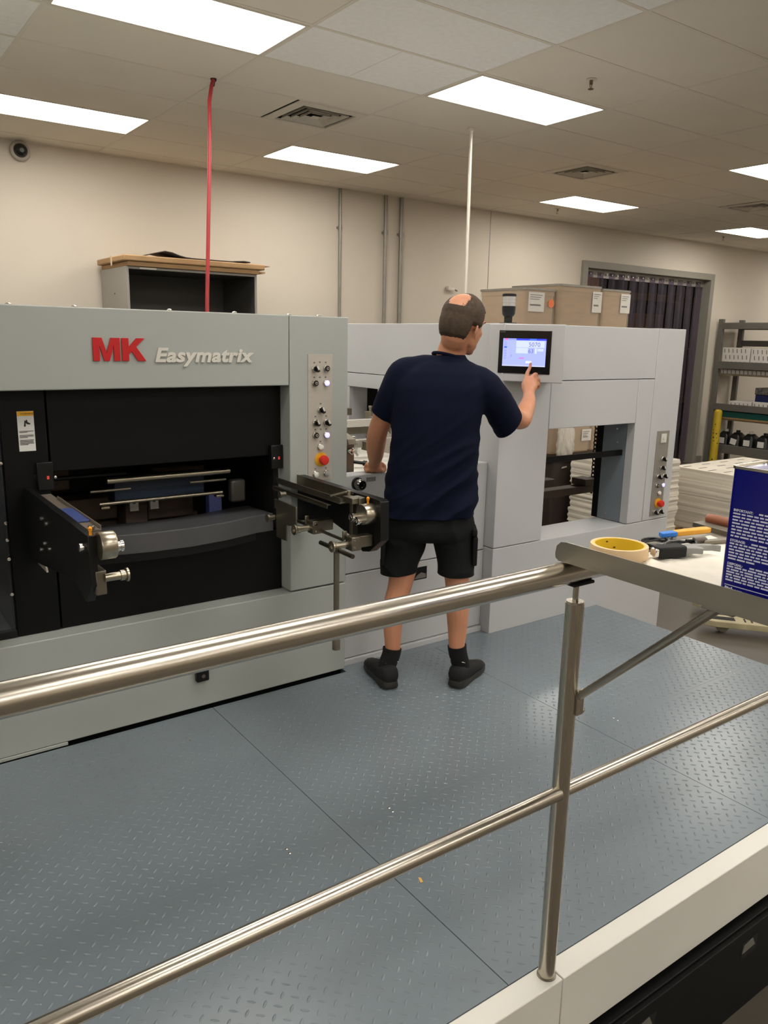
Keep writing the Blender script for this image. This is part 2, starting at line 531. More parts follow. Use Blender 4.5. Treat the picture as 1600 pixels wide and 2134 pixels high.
# --- doorway: casing, track and plastic strips
CASE = pm('door_casing_paint', (138, 133, 122), 0.5, var=0.05)
b = MB()
b.box(DX0 - 0.04, DX0 + 0.06, YW - 0.05, YW + 0.22, ZF, DZ + 0.04).box(DX1 - 0.06, DX1 + 0.04, YW - 0.05, YW + 0.22, ZF, DZ + 0.04)
b.box(DX0 + 0.06, DX1 - 0.06, YW - 0.05, YW + 0.22, DZ - 0.06, DZ + 0.04)
door_1 = struct(b.build('door_1', CASE, bevel=0.006))
b = MB(); b.box(DX0 + 0.06, DX1 - 0.06, YW + 0.08, YW + 0.10, DZ - 0.17, DZ - 0.06)
b.build('strip_track', GALV, door_1)
STRIP = bpy.data.materials.new('smoky_vinyl'); STRIP.use_nodes = True
nt = STRIP.node_tree; bs = nt.nodes['Principled BSDF']; out = nt.nodes['Material Output']
bs.inputs['Base Color'].default_value = (0.30, 0.28, 0.31, 1); bs.inputs['Roughness'].default_value = 0.22
tr = nt.nodes.new('ShaderNodeBsdfTransparent'); tr.inputs[0].default_value = (0.80, 0.75, 0.82, 1)
mx = nt.nodes.new('ShaderNodeMixShader')
nzz = nt.nodes.new('ShaderNodeTexNoise'); nzz.inputs['Scale'].default_value = 3
mrr = nt.nodes.new('ShaderNodeMapRange'); mrr.inputs['To Min'].default_value = 0.05; mrr.inputs['To Max'].default_value = 0.13
nt.links.new(nzz.outputs['Fac'], mrr.inputs['Value']); nt.links.new(mrr.outputs['Result'], mx.inputs[0])
nt.links.new(tr.outputs[0], mx.inputs[1]); nt.links.new(bs.outputs[0], mx.inputs[2]); nt.links.new(mx.outputs[0], out.inputs[0])
ns = 25
cur = thing('strip_curtain', 'smoky clear plastic strip curtain hanging in the grey doorway', 'curtain', ((DX0 + DX1) / 2, YW + 0.09, ZF))
for k in range(ns):
    w = (DX1 - DX0 - 0.12) / ns
    x = DX0 + 0.06 + w * (k + 0.5)
    mb = MB()
    yo = 0.075 if k % 2 else 0.105
    rings = []
    for z in np.linspace(ZF + 0.03, DZ - 0.09, 9):
        wob = 0.012 * math.sin(z * 2.1 + k * 1.7) + 0.008 * math.sin(k * 3.1)
        h = w * 0.57
        rings.append([(x - h + wob, YW + yo, z), (x + wob, YW + yo - 0.005, z), (x + h + wob, YW + yo, z), (x + h + wob, YW + yo + 0.003, z), (x + wob, YW + yo - 0.002, z), (x - h + wob, YW + yo + 0.003, z)])
    mb.loft(rings)
    mb.build('strip', STRIP, cur, angle=60)
    mb = MB(); mb.cyl((x, YW + 0.06, DZ - 0.12), (x, YW + 0.085, DZ - 0.12), 0.012, 8)
    mb.build('strip_bolt', CHROME, cur)

# --- store room behind the curtain
RACKY = pm('rack_yellow', (150, 118, 30), 0.5, var=0.1)
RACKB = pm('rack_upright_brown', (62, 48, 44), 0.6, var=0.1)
LILAC = pm('pale_carton', (170, 160, 190), 0.7, var=0.06)
rk = thing('pallet_rack', 'dark pallet rack with yellow beams seen through the strip curtain', 'rack', (13.5, 11.0, ZF))
for x in (11.2, 13.6, 16.0):
    for y in (10.6, 11.5):
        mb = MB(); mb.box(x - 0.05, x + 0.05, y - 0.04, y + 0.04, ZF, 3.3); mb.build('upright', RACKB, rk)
for z in (0.3, 1.35, 2.45):
    for y in (10.57, 11.53):
        mb = MB(); mb.box(11.2, 16.0, y - 0.03, y + 0.03, z - 0.07, z + 0.07); mb.build('beam', RACKY, rk)
    mb = MB(); mb.box(11.25, 15.95, 10.6, 11.5, z + 0.03, z + 0.06); mb.build('rack_deck', WOOD, rk)
cl = [(12.0, 0.95, 1.42, 0.85, LILAC, 'pale lilac carton behind the strip curtain, upper rack level'), (13.25, 0.8, 1.42, 0.6, CARD, 'brown carton behind the strip curtain, upper rack level'),
      (14.5, 0.9, 1.42, 0.7, CARD, 'brown carton far right behind the strip curtain, upper rack level'), (12.1, 0.9, 0.37, 0.7, LILAC, 'pale lilac carton behind the strip curtain, lower rack level'),
      (13.4, 1.0, 0.37, 0.75, CARD, 'brown carton behind the strip curtain, lower rack level'), (12.3, 1.0, 2.52, 0.5, CARD, 'carton on the top beams behind the strip curtain')]
for x, w, z, h, m, lb in cl:
    t = thing('rack_carton', lb, 'box', (x, 11.0, z), 'cartons on the rack behind the curtain')
    mb = MB(); mb.box(x - w / 2, x + w / 2, 10.65, 11.4, z, z + h); mb.build('carton_body', m, t, bevel=0.008)
    mb = MB(); mb.box(x - 0.03, x + 0.03, 10.647, 11.403, z + h - 0.10, z + h + 0.002); mb.build('carton_tape', pm('carton_tape', (150, 116, 74), 0.4), t)
t = thing('ceiling_light', 'added unseen lamp that lights the store room behind the strip curtain', 'ceiling light', (12.0, 9.3, ZC + 0.25))  # lamp added to brighten the store room; no fixture is visible there
mb = MB(); mb.box(11.4, 12.6, 9.2, 9.4, ZC + 0.22, ZC + 0.26); mb.build('light_frame', FRAMEM, t)
STORE_FILL = pm('store_room_fill_lamp', (255, 244, 230), 0.5, emit=(255, 236, 214), estr=14.0)
mb = MB(); mb.box(11.42, 12.58, 9.22, 9.38, ZC + 0.212, ZC + 0.22); mb.build('diffuser', STORE_FILL, t)

# --- red air hose and white pipe hanging from the ceiling
HOSE = pm('red_hose_rubber', (158, 46, 48), 0.5, var=0.06)
t = thing('air_hose', 'thin red air hose dropping from the ceiling behind the grey press', 'hose', (2.13, 4.95, 1.0))
mb = MB(); mb.tube([(2.34, 5.23, ZC + 0.02), (2.31, 5.21, ZC - 0.05), (2.27, 5.16, ZC - 0.16), (2.245, 5.11, 2.75), (2.20, 5.06, 2.25), (2.155, 5.01, 1.75), (2.13, 4.98, 1.4), (2.13, 4.96, 1.0)], 0.0125, 10)
mb.build('hose_line', HOSE, t)
mb = MB(); mb.lathe([(0.02, 0), (0.02, 0.012), (0.014, 0.02), (0.014, 0.05), (0.0, 0.05)], (2.335, 5.23, ZC + 0.004), (-0.3, -0.2, -1), 14); mb.build('hose_fitting', RUBBER, t)
PIPEW = pm('white_pipe', (206, 200, 188), 0.4, metal=0.3, var=0.04)
t = thing('ceiling_pipe', 'thin white pipe running from the ceiling down behind the man', 'pipe', (4.45, 5.07, ZF))
mb = MB(); mb.cyl((4.455, 5.07, ZF), (4.430, 5.07, ZC), 0.0135, 12); mb.build('pipe', PIPEW, t)
mb = MB(); mb.lathe([(0.0, 0), (0.032, 0), (0.030, 0.012), (0.015, 0.018), (0.015, 0.03), (0.0, 0.03)], (4.430, 5.07, ZC - 0.001), (0, 0, -1), 18); mb.build('flange', TEE, t)
mb = MB(); mb.cyl((4.46, 5.07, ZF), (4.46, 5.07, ZF + 0.03), 0.05, 16); mb.build('foot_flange', GALV, t)
# ================================================================ operator platform
PX0, PX1, PY0, PY1 = -2.40, 3.63, 1.05, 2.858
plat = thing('operator_platform', 'blue-grey tread plate platform with a pale kerb, the man stands on it', 'platform', (0.6, 1.95, ZF))
b = MB(); b.box(PX0, PX1 - 0.02, 1.115, PY1, ZF, -0.02)
b.build('platform_body', BLACK, plat, smooth=False)
b = MB(); b.box(PX0, PX1, 1.015, 1.075, ZF, -0.222).box(PX0, PX1, 1.030, 1.075, -0.222, -0.214)
b.build('drawer_front', BLACK, plat, bevel=0.003)
for x in (2.115, 1.60, 1.10):
    b = MB(); b.box(x, x + 0.085, 1.0145, 1.0165, -0.315, -0.262); b.build('pull_recess', RUBBER, plat, smooth=False)
    b = MB(); b.prism([(x, -0.296), (x + 0.07, -0.292), (x + 0.055, -0.264), (x + 0.008, -0.272)], 'y', 1.012, 1.015)
    b.build('pull_plate', pm('worn_grey_plate', (112, 110, 104), 0.5, metal=0.3, var=0.1), plat, smooth=False)
b = MB(); b.box(PX1 - 0.02, PX1, 1.05, PY1, ZF, -0.001); b.build('end_panel', KERB, plat, bevel=0.003)
for x0, x1 in ((PX0, 1.328), (1.332, PX1)):
    b = MB(); b.prism([(1.052, -0.20), (1.052, 0.0005), (1.113, 0.0005), (1.113, -0.06), (1.108, -0.06), (1.108, -0.195), (1.075, -0.20)], 'x', x0, x1)
    b.build('kerb', KERB, plat, bevel=0.004)
b = MB(); b.box(1.868, 2.764, PY1 + 0.001, 2.916, -0.03, 0.0); b.build('rear_strip', DECK, plat, smooth=False)
# deck plates with raised lugs
XS = [PX0, -1.2, 0.005, 1.205, 2.402, PX1]
YS = [1.115, 1.858, PY1]
def lug_template():
    L, W, H = 0.0125, 0.0040, 0.0022
    base = [(L * math.cos(a) * (1 if abs(math.cos(a)) > 0.99 else 0.86), W * math.sin(a)) for a in [2 * PI * k / 8 for k in range(8)]]
    vs = [(x, y, 0.0) for x, y in base] + [(x * 0.62, y * 0.45, H) for x, y in base]
    fs = [(k, (k + 1) % 8, 8 + (k + 1) % 8, 8 + k) for k in range(8)] + [tuple(range(8, 16))]
    return np.array(vs), fs
LV, LF = lug_template()
PITCHL = 0.0322
for i in range(len(XS) - 1):
    for j in range(2):
        x0, x1, y0, y1 = XS[i] + 0.0014, XS[i + 1] - 0.0014, YS[j] + 0.0002, YS[j + 1] - 0.0002
        b = MB(); b.box(x0, x1, y0, y1, -0.012, 0.0)
        pl = b.build('deck_plate', DECK, plat, smooth=False)
        vs, fs = [], []
        rot = []
        for sgn in (1, -1):
            c, s = math.cos(PI / 4), sgn * math.sin(PI / 4)
            R = np.array([[c, -s, 0], [s, c, 0], [0, 0, 1]])
            rot.append(LV @ R.T)
        allv, off = [], 0
        e_ = PITCHL * math.sqrt(0.5)
        for a in range(-80, 81):
            for c in range(-80, 81):
                lx, ly = (x0 + x1) / 2 + (a + c) * e_, (y0 + y1) / 2 + (a - c) * e_
                if not (x0 + 0.012 < lx < x1 - 0.012 and y0 + 0.012 < ly < y1 - 0.012): continue
                allv.append(rot[(a + c) % 2] + np.array([lx, ly, 0.0]))
                fs.extend([tuple(q + off for q in f) for f in LF]); off += 16
        me = bpy.data.meshes.new('tread_lugs')
        me.from_pydata(np.concatenate(allv).tolist(), [], fs)
        me.materials.append(DECK); me.update()
        o = place('tread_lugs', me, pl, smooth=True, angle=80)
        o['kind'] = 'stuff'
for x in (1.01, 1.393, 2.20, 2.54, 3.397, 0.20):
    for y in (1.845, 1.868):
        b = MB(); b.lathe([(0.0048, 0), (0.0048, 0.0016), (0.003, 0.0026), (0.0, 0.0028)], (x + (0.002 if y > 1.86 else 0), y, 0), (0, 0, 1), 10)
        b.build('deck_screw', CHROME, plat)
for x in (1.022, 1.396, 2.21, 2.56, 3.403):
    b = MB(); b.lathe([(0.0048, 0), (0.0048, 0.0016), (0.003, 0.0026), (0.0, 0.0028)], (x, 2.652, 0), (0, 0, 1), 10)
    b.build('deck_screw', CHROME, plat)
t = MB(); t.prism([(1.254, 1.520), (1.262, 1.518), (1.268, 1.536), (1.262, 1.541)], 'z', 0.0018, 0.0024)
tag(t.build('paper_scrap', pm('yellow_scrap', (214, 170, 84), 0.7)), 'tiny yellow paper scrap lying on the deck beside the seam', 'scrap')

# ================================================================ stainless handrail
RY = 1.085
rail = thing('handrail', 'brushed stainless handrail with post and lower bars along the platform edge', 'railing', (1.305, RY, 0.0))
b = MB(); b.tube([(-2.3, RY, 1.035), (1.44, RY, 1.035), (1.452, RY, 1.035)], 0.0250, 28, radii=[0.025, 0.025, 0.022]); b.build('top_rail', STEEL, rail, angle=50)
b = MB(); b.cyl((1.305, RY, 0.0), (1.305, RY, 0.962), 0.0205, 28).cyl((1.305, RY, 0.962), (1.305, RY, 0.966), 0.0195, 28); b.build('post', STEELV, rail, angle=50)
b = MB(); b.cyl((1.305, RY, 0.966), (1.305, RY, 1.012), 0.0065, 14); b.build('stem', STEELV, rail)
b = MB(); b.box(1.278, 1.345, RY - 0.018, RY + 0.018, 1.004, 1.0115); b.build('saddle', RUBBER, rail, bevel=0.003)
b = MB(); b.cyl((-2.3, RY - 0.004, 0.503), (1.292, RY - 0.004, 0.503), 0.0168, 24); b.build('lower_rail', STEEL, rail, angle=50)
b = MB(); b.cyl((1.318, RY, 0.500), (3.58, RY, 0.500), 0.0168, 24); b.build('lower_rail', STEEL, rail, angle=50)
b = MB(); b.cyl((3.55, RY, 0.0), (3.55, RY, 1.06), 0.0205, 24); b.build('post', STEELV, rail, angle=50)
b = MB(); b.cyl((-1.3, RY, 0.0), (-1.3, RY, 1.01), 0.0205, 24); b.build('post', STEELV, rail, angle=50)
b = MB(); b.lathe([(0.0205, 0.0), (0.0235, 0.0), (0.0235, 0.002), (0.0205, 0.003)], (1.305, RY, 0.0006), (0, 0, 1), 24); b.build('post_collar', DULL, rail)

# ================================================================ stainless tool tray on the rail end
TZ = 1.064
tray = thing('tool_tray', 'stainless sheet tray with raised lip clamped over the rail end', 'tray', (1.6, 0.85, TZ))
b = MB(); b.box(1.256, 1.93, 0.50, 1.106, TZ, TZ + 0.003); b.build('tray_floor', STEELT, tray, bevel=0.0012)
lip = [(1.106, TZ - 0.002)]
b = MB()
pr_ = [(0.50, TZ - 0.002), (1.096, TZ - 0.002), (1.105, TZ + 0.004), (1.106, TZ + 0.014), (1.103, TZ + 0.030), (1.092, TZ + 0.040), (1.075, TZ + 0.0425), (0.50, TZ + 0.0425)]
b.prism(pr_, 'x', 1.2535, 1.2560); b.build('tray_lip', STEELT, tray, angle=60)
b = MB(); b.box(1.9275, 1.930, 0.50, 1.106, TZ, TZ + 0.040); b.build('tray_lip', STEELT, tray)
b = MB(); b.box(1.256, 1.93, 0.4975, 0.50, TZ, TZ + 0.040); b.build('tray_lip', STEELT, tray)
b = MB()
A, Bq = Vector((1.316, 1.066, 0.742)), Vector((1.272, 0.735, TZ - 0.006))
b.cyl(A, Bq, 0.0088, 12); b.build('strut', STEELT, tray)
b = MB(); b.box(1.308, 1.330, 1.058, 1.066, 0.700, 0.762).lathe([(0.006, 0), (0.006, 0.004), (0.0, 0.007)], (1.331, 1.064, 0.707), (1, -0.5, 0), 12)
b.build('strut_bracket', STEELV, tray, bevel=0.002)
b = MB(); b.box(1.262, 1.325, 0.70, 0.762, TZ - 0.010, TZ - 0.001); b.build('strut_plate', STEELT, tray, bevel=0.002)

TS = TZ + 0.003
# cloth under the tools
CLOTH = pm('white_rag_cotton', (236, 230, 216), 0.9, var=0.03, scale=25, bump=0.3, bscale=240)
def cloth(name, label, poly, z0, amp, seed, parent=None, res=34, cat='cloth'):
    xs = [p[0] for p in poly]; ys = [p[1] for p in poly]
    x0, x1, y0, y1 = min(xs), max(xs), min(ys), max(ys)
    def inside(x, y):
        r = False; j = len(poly) - 1
        for i in range(len(poly)):
            if (poly[i][1] > y) != (poly[j][1] > y) and x < (poly[j][0] - poly[i][0]) * (y - poly[i][1]) / (poly[j][1] - poly[i][1]) + poly[i][0]:
                r = not r
            j = i
        return r
    idx, vs, fs = {}, [], []
    for i in range(res + 1):
        for j in range(res + 1):
            x, y = x0 + (x1 - x0) * i / res, y0 + (y1 - y0) * j / res
            q = Vector((x * 14 + seed, y * 14, seed * 2.3))
            h = abs(noise.noise(q)) * amp + abs(noise.noise(q * 2.7)) * amp * 0.35
            idx[(i, j)] = len(vs); vs.append((x, y, z0 + 0.002 + h))
    for i in range(res):
        for j in range(res):
            cx, cy = x0 + (x1 - x0) * (i + .5) / res, y0 + (y1 - y0) * (j + .5) / res
            if inside(cx, cy):
                fs.append((idx[(i, j)], idx[(i + 1, j)], idx[(i + 1, j + 1)], idx[(i, j + 1)]))
    used = sorted({k for f in fs for k in f}); mp = {k: n for n, k in enumerate(used)}
    me = bpy.data.meshes.new(name); me.from_pydata([vs[k] for k in used], [], [tuple(mp[k] for k in f) for f in fs])
    me.materials.append(CLOTH); me.update()
    o = place(name, me, parent, angle=180)
    so = o.modifiers.new('thick', 'SOLIDIFY'); so.thickness = 0.002; so.offset = 1
    return tag(o, label, cat)
cloth('rag', 'white crumpled rag spread under the tools on the tray', [(1.265, 0.768), (1.265, 0.90), (1.33, 0.940), (1.43, 1.000), (1.52, 1.035), (1.70, 1.02), (1.74, 0.8), (1.70, 0.58), (1.535, 0.58), (1.535, 0.768)], TS, 0.012, 3.1)

# masking tape roll
t = thing('masking_tape', 'cream masking tape roll with a yellow core on the tray', 'tape', (1.352, 1.018, TS))
c0 = (1.352, 1.018, TS)
TAPE = pm('masking_tape_cream', (226, 196, 152), 0.6, var=0.04, scale=30)
TCORE = pm('tape_core_yellow', (232, 196, 44), 0.55, var=0.04)
b = MB()
n = 40
def circ(r, z):
    return [(c0[0] + r * math.cos(2 * PI * k / n), c0[1] + r * math.sin(2 * PI * k / n), c0[2] + z) for k in range(n)]
b.loft([circ(0.0595, 0), circ(0.0600, 0.001), circ(0.0600, 0.035), circ(0.0595, 0.036), circ(0.0525, 0.036), circ(0.0525, 0), circ(0.0595, 0)], caps=False); b.build('tape_winding', TAPE, t)
b = MB(); b.loft([circ(0.0525, 0), circ(0.0525, 0.0355), circ(0.0500, 0.0355), circ(0.0500, 0), circ(0.0525, 0)], caps=False); b.build('tape_core', TCORE, t)
TINK = pm('tape_core_ink', (92, 40, 16), 0.6)
b = MB()
def corepatch(a0, a1, z0, z1):
    k = 6
    vs = []
    for i in range(k + 1):
        a = a0 + (a1 - a0) * i / k
        for z in (z0, z1):
            vs.append((c0[0] + 0.0497 * math.cos(a), c0[1] + 0.0497 * math.sin(a), c0[2] + z))
    b.add(vs, [(2 * i, 2 * i + 2, 2 * i + 3, 2 * i + 1) for i in range(k)])
for a0, a1, z0, z1 in ((2.05, 2.42, 0.022, 0.031), (2.10, 2.45, 0.013, 0.020), (1.15, 1.25, 0.027, 0.030), (0.80, 0.90, 0.014, 0.017), (1.45, 1.95, 0.006, 0.011)):
    corepatch(a0, a1, z0, z1)
b.build('core_print', TINK, t, smooth=False)

# coiled black cables
CABLE = pm('black_cable', (14, 14, 14), 0.3, var=0.2)
def coil(name, label, cx, cy, rx, ry, turns, seed):
    rng = random.Random(seed)
    pts = []
    for k in range(turns * 18):
        a = 2 * PI * k / 18
        j = 1 + 0.10 * math.sin(a * 0.37 + seed) + rng.uniform(-0.02, 0.02)
        pts.append((cx + rx * j * math.cos(a + 0.3), cy + ry * j * math.sin(a + 0.3), TS + 0.006 + 0.0022 * (k / 18) + 0.002 * math.sin(a * 1.3)))
    pts.append((cx + rx * 1.5, cy + ry * 0.4, TS + 0.006))
    mb = MB(); mb.tube(pts, 0.0028, 8)
    t = thing(name, label, 'cable', (cx, cy, TS), 'black cables on the tray')
    mb.build('cable_loops', CABLE, t)
    mb = MB(); mb.lathe([(0.004, 0), (0.0055, 0.003), (0.0055, 0.018), (0.003, 0.022), (0.003, 0.030)], pts[-1], (1, 0.3, 0), 10); mb.build('plug', CABLE, t)
coil('coiled_cable', 'black coiled cable between the tape roll and the blue-ended knife', 1.515, 1.045, 0.042, 0.024, 4, 1)
coil('coiled_cable', 'black coiled cable on the rag, nearer the camera of the two', 1.545, 1.000, 0.044, 0.024, 4, 5)

# utility knife, hammer, brown handled scraper, grey tool
t = thing('utility_knife', 'orange utility knife with a blue end on the tray', 'knife', (1.65, 1.055, TS))
M = frame((1.580, 1.078, TS + 0.013), (0.135, -0.030, 0.002), (0.03, 0.135, 0.0))
b = MB(); b.prism([(0.045, -0.010), (0.135, -0.014), (0.150, -0.009), (0.150, 0.007), (0.135, 0.011), (0.045, 0.010)], 'z', -0.006, 0.006); me = b.mesh('knife_handle'); me.transform(M); me.materials.append(pm('knife_orange', (238, 172, 62), 0.45)); place('knife_handle', me, t, bevel=0.002)
b = MB(); b.prism([(0.0, -0.009), (0.045, -0.010), (0.045, 0.010), (0.004, 0.009)], 'z', -0.0055, 0.0055); me = b.mesh('knife_nose'); me.transform(M); me.materials.append(pm('knife_blue', (58, 130, 220), 0.45)); place('knife_nose', me, t, bevel=0.002)
b = MB(); b.prism([(-0.006, -0.006), (0.046, -0.0075), (0.046, 0.0075), (0.006, 0.0065)], 'z', -0.013, -0.0065); me = b.mesh('knife_base'); me.transform(M); me.materials.append(pm('knife_grey', (150, 160, 165), 0.45)); place('knife_base', me, t, bevel=0.001)

t = thing('claw_hammer', 'steel claw tool with a black sleeve lying on the rag', 'hammer', (1.46, 0.955, TS))
M = frame((1.402, 0.972, TS + 0.022), (0.085, -0.030, 0.0), (0.030, 0.085, 0.0))
b = MB(); b.prism([(0.008, -0.016), (0.075, -0.017), (0.080, -0.005), (0.078, 0.014), (0.070, 0.017), (0.010, 0.014), (0.004, 0.004)], 'z', -0.012, 0.012); me = b.mesh('hammer_sleeve'); me.transform(M); me.materials.append(RUBBER); place('hammer_sleeve', me, t, bevel=0.004)
b = MB(); b.prism([(0.0, -0.013), (0.010, -0.015), (0.010, 0.012), (0.002, 0.010)], 'z', -0.009, 0.009); me = b.mesh('hammer_face'); me.transform(M); me.materials.append(CHROME); place('hammer_face', me, t, bevel=0.003)
b = MB(); b.prism([(0.076, -0.012), (0.100, -0.016), (0.112, -0.022), (0.116, -0.010), (0.108, -0.002), (0.130, 0.004), (0.150, 0.000), (0.163, -0.012), (0.166, -0.010), (0.152, 0.008), (0.128, 0.016), (0.100, 0.020), (0.076, 0.012)], 'z', -0.006, 0.008); me = b.mesh('claw'); me.transform(M); me.materials.append(pm('grey_forged_steel', (150, 150, 148), 0.42, metal=0.8, var=0.1)); place('claw', me, t, bevel=0.003)

t = thing('scraper', 'flat grey scraper with a brown wooden handle at the back of the tray', 'scraper', (1.80, 1.06, TS))
M = frame((1.826, 1.112, TS + 0.014), (-0.02, -0.20, 0.0), (0.20, -0.02, 0.0))
b = MB(); b.lathe([(0.0, 0.0), (0.011, 0.001), (0.0135, 0.008), (0.0135, 0.10), (0.010, 0.11), (0.0, 0.112)], (0, 0, 0.004), (1, 0, 0), 18); me = b.mesh('scraper_handle'); me.transform(M); me.materials.append(pm('brown_wood_handle', (138, 82, 54), 0.45, var=0.12, scale=20)); place('scraper_handle', me, t)
b = MB(); b.prism([(-0.004, -0.050), (0.11, -0.058), (0.14, -0.050), (0.14, -0.020), (-0.004, -0.014)], 'z', -0.014, -0.002); me = b.mesh('scraper_blade'); me.transform(M); me.materials.append(DULL); place('scraper_blade', me, t, bevel=0.001)

t = thing('nut_driver', 'short grey driver with black shaft lying behind the hammer', 'driver', (1.63, 0.985, TS))
b = MB(); b.lathe([(0.0, 0), (0.007, 0.001), (0.0075, 0.03), (0.005, 0.034), (0.0, 0.034)], (1.592, 0.998, TS + 0.016), (0.9, -0.35, 0.0), 12); b.build('driver_grip', pm('grip_brown_grey', (104, 94, 84), 0.5), t)
b = MB(); b.prism([(0, -0.010), (0.17, -0.012), (0.17, 0.010), (0.02, 0.006)], 'z', -0.004, 0.004); me = b.mesh('driver_bar'); me.transform(frame((1.60, 0.984, TS + 0.014), (0.95, -0.25, 0), (0.25, 0.95, 0))); me.materials.append(DULL); place('driver_bar', me, t, bevel=0.001)
b = MB(); b.cyl((1.575, 1.006, TS + 0.016), (1.594, 0.998, TS + 0.016), 0.0032, 8); b.build('driver_tip', RUBBER, t)

# ---------------- blue solvent can
CANX0, CANX1, CANY0, CANY1, CANH = 1.303, 1.412, 0.582, 0.757, 0.246
can = thing('solvent_can', 'blue metal solvent can with white print standing on the tray', 'can', ((CANX0 + CANX1) / 2, (CANY0 + CANY1) / 2, TS))
CANB = pm('can_blue_enamel', (4, 8, 118), 0.25, var=0.08, scale=4)
TIN = pm('bare_tin', (214, 208, 194), 0.22, metal=1.0, var=0.06, scale=8)
def rrect(x0, x1, y0, y1, r, z, n=5):
    pts = []
    for cx, cy, a0 in ((x1 - r, y1 - r, 0), (x0 + r, y1 - r, PI / 2), (x0 + r, y0 + r, PI), (x1 - r, y0 + r, 3 * PI / 2)):
        for k in range(n + 1):
            a = a0 + PI / 2 * k / n
            pts.append((cx + r * math.cos(a), cy + r * math.sin(a), z))
    return pts
b = MB(); zs = TS + 0.003
b.loft([rrect(CANX0, CANX1, CANY0, CANY1, 0.010, zs), rrect(CANX0, CANX1, CANY0, CANY1, 0.010, TS + CANH - 0.004)]); b.build('can_body', CANB, can, angle=50)
b = MB(); b.loft([rrect(CANX0 - .002, CANX1 + .002, CANY0 - .002, CANY1 + .002, 0.011, TS + CANH - 0.005), rrect(CANX0 - .002, CANX1 + .002, CANY0 - .002, CANY1 + .002, 0.011, TS + CANH),
                  rrect(CANX0 + .002, CANX1 - .002, CANY0 + .002, CANY1 - .002, 0.009, TS + CANH), rrect(CANX0 + .004, CANX1 - .004, CANY0 + .004, CANY1 - .004, 0.008, TS + CANH - 0.005)])
b.build('can_top', TIN, can, angle=40)
b = MB(); b.loft([rrect(CANX0 - .0015, CANX1 + .0015, CANY0 - .0015, CANY1 + .0015, 0.011, TS), rrect(CANX0 - .0015, CANX1 + .0015, CANY0 - .0015, CANY1 + .0015, 0.011, TS + 0.005)]); b.build('can_bottom_rim', TIN, can)
hx = (CANX0 + CANX1) / 2
b = MB(); pts = []
for k in range(13):
    a = PI * k / 12
    pts.append((hx, (CANY0 + CANY1) / 2 + 0.045 * math.cos(a), TS + CANH - 0.004 + 0.030 * math.sin(a) ** 0.7))
w = 0.009
rings = [[(p[0] - w, p[1], p[2]), (p[0] + w, p[1], p[2]), (p[0] + w, p[1], p[2] + 0.0025), (p[0] - w, p[1], p[2] + 0.0025)] for p in pts]
b.loft(rings); b.build('can_handle', TIN, can)
b = MB(); b.lathe([(0.019, 0), (0.019, 0.012), (0.017, 0.016), (0.0, 0.016)], (hx + 0.02, CANY0 + 0.03, TS + CANH - 0.005), (0, 0, 1), 20); b.build('can_cap', pm('black_cap', (22, 22, 24), 0.4), can)
# print on the side that faces the rail: headings as letters, the small type as rows of words
FX = CANX0 - 0.0006
def can_text(body, size, y, z, bold=0.0):
    text_at('printed_text', body, size, frame((FX, y, z), (0, -1, 0), (0, 0, 1)), PRINTW, can, extrude=0.0002, bold=bold)
rng = random.Random(4)
def word_rows(z, rows, y_l, y_r, last=0.6, h=0.0028, pitch=0.0058, first=0.0):
    mb = MB()
    for r in range(rows):
        y = y_l - (first if r == 0 else 0)
        end = y_r if r < rows - 1 else y_l - (y_l - y_r) * last
        while y > end + 0.004:
            wl = min(rng.uniform(0.005, 0.016), y - end)
            mb.box(FX - 0.0002, FX + 0.0002, y - wl, y, z - r * pitch - h / 2, z - r * pitch + h / 2)
            y -= wl + 0.0024
    mb.build('printed_small_type', PRINTW, can, smooth=False)
YL = CANY1 - 0.012
can_text('IMPORTANT:', 0.0062, YL, TS + 0.1660, 0.00018); word_rows(TS + 0.1678, 9, YL, YL - 0.128, 0.62, first=0.047)
can_text('STORAGE:', 0.0062, YL, TS + 0.1110, 0.00018); word_rows(TS + 0.1128, 7, YL, YL - 0.128, 0.4, first=0.040, pitch=0.0055)
can_text('DISPOSAL:', 0.0062, YL, TS + 0.0680, 0.00018); word_rows(TS + 0.0698, 7, YL, YL - 0.128, 0.7, first=0.042, pitch=0.0050)
mb = MB(); mb.box(FX - 0.0002, FX + 0.0002, YL - 0.128, YL + 0.001, TS + 0.0300, TS + 0.0312); mb.build('printed_rule', PRINTW, can, smooth=False)
can_text('barr', 0.0125, YL - 0.012, TS + 0.0185, 0.0006)
mb = MB()
for k in range(3):
    mb.prism([(YL + 0.002 - k * 0.004, TS + 0.019 + 0.002 * k), (YL - 0.001 - k * 0.004, TS + 0.028 - 0.001 * k), (YL - 0.003 - k * 0.004, TS + 0.028 - 0.001 * k), (YL - 0.012, TS + 0.0165)], 'x', FX - 0.0002, FX + 0.0002)
mb.build('printed_logo', PRINTW, can, smooth=False)
word_rows(TS + 0.0120, 2, YL, YL - 0.055, 0.75, pitch=0.0045)
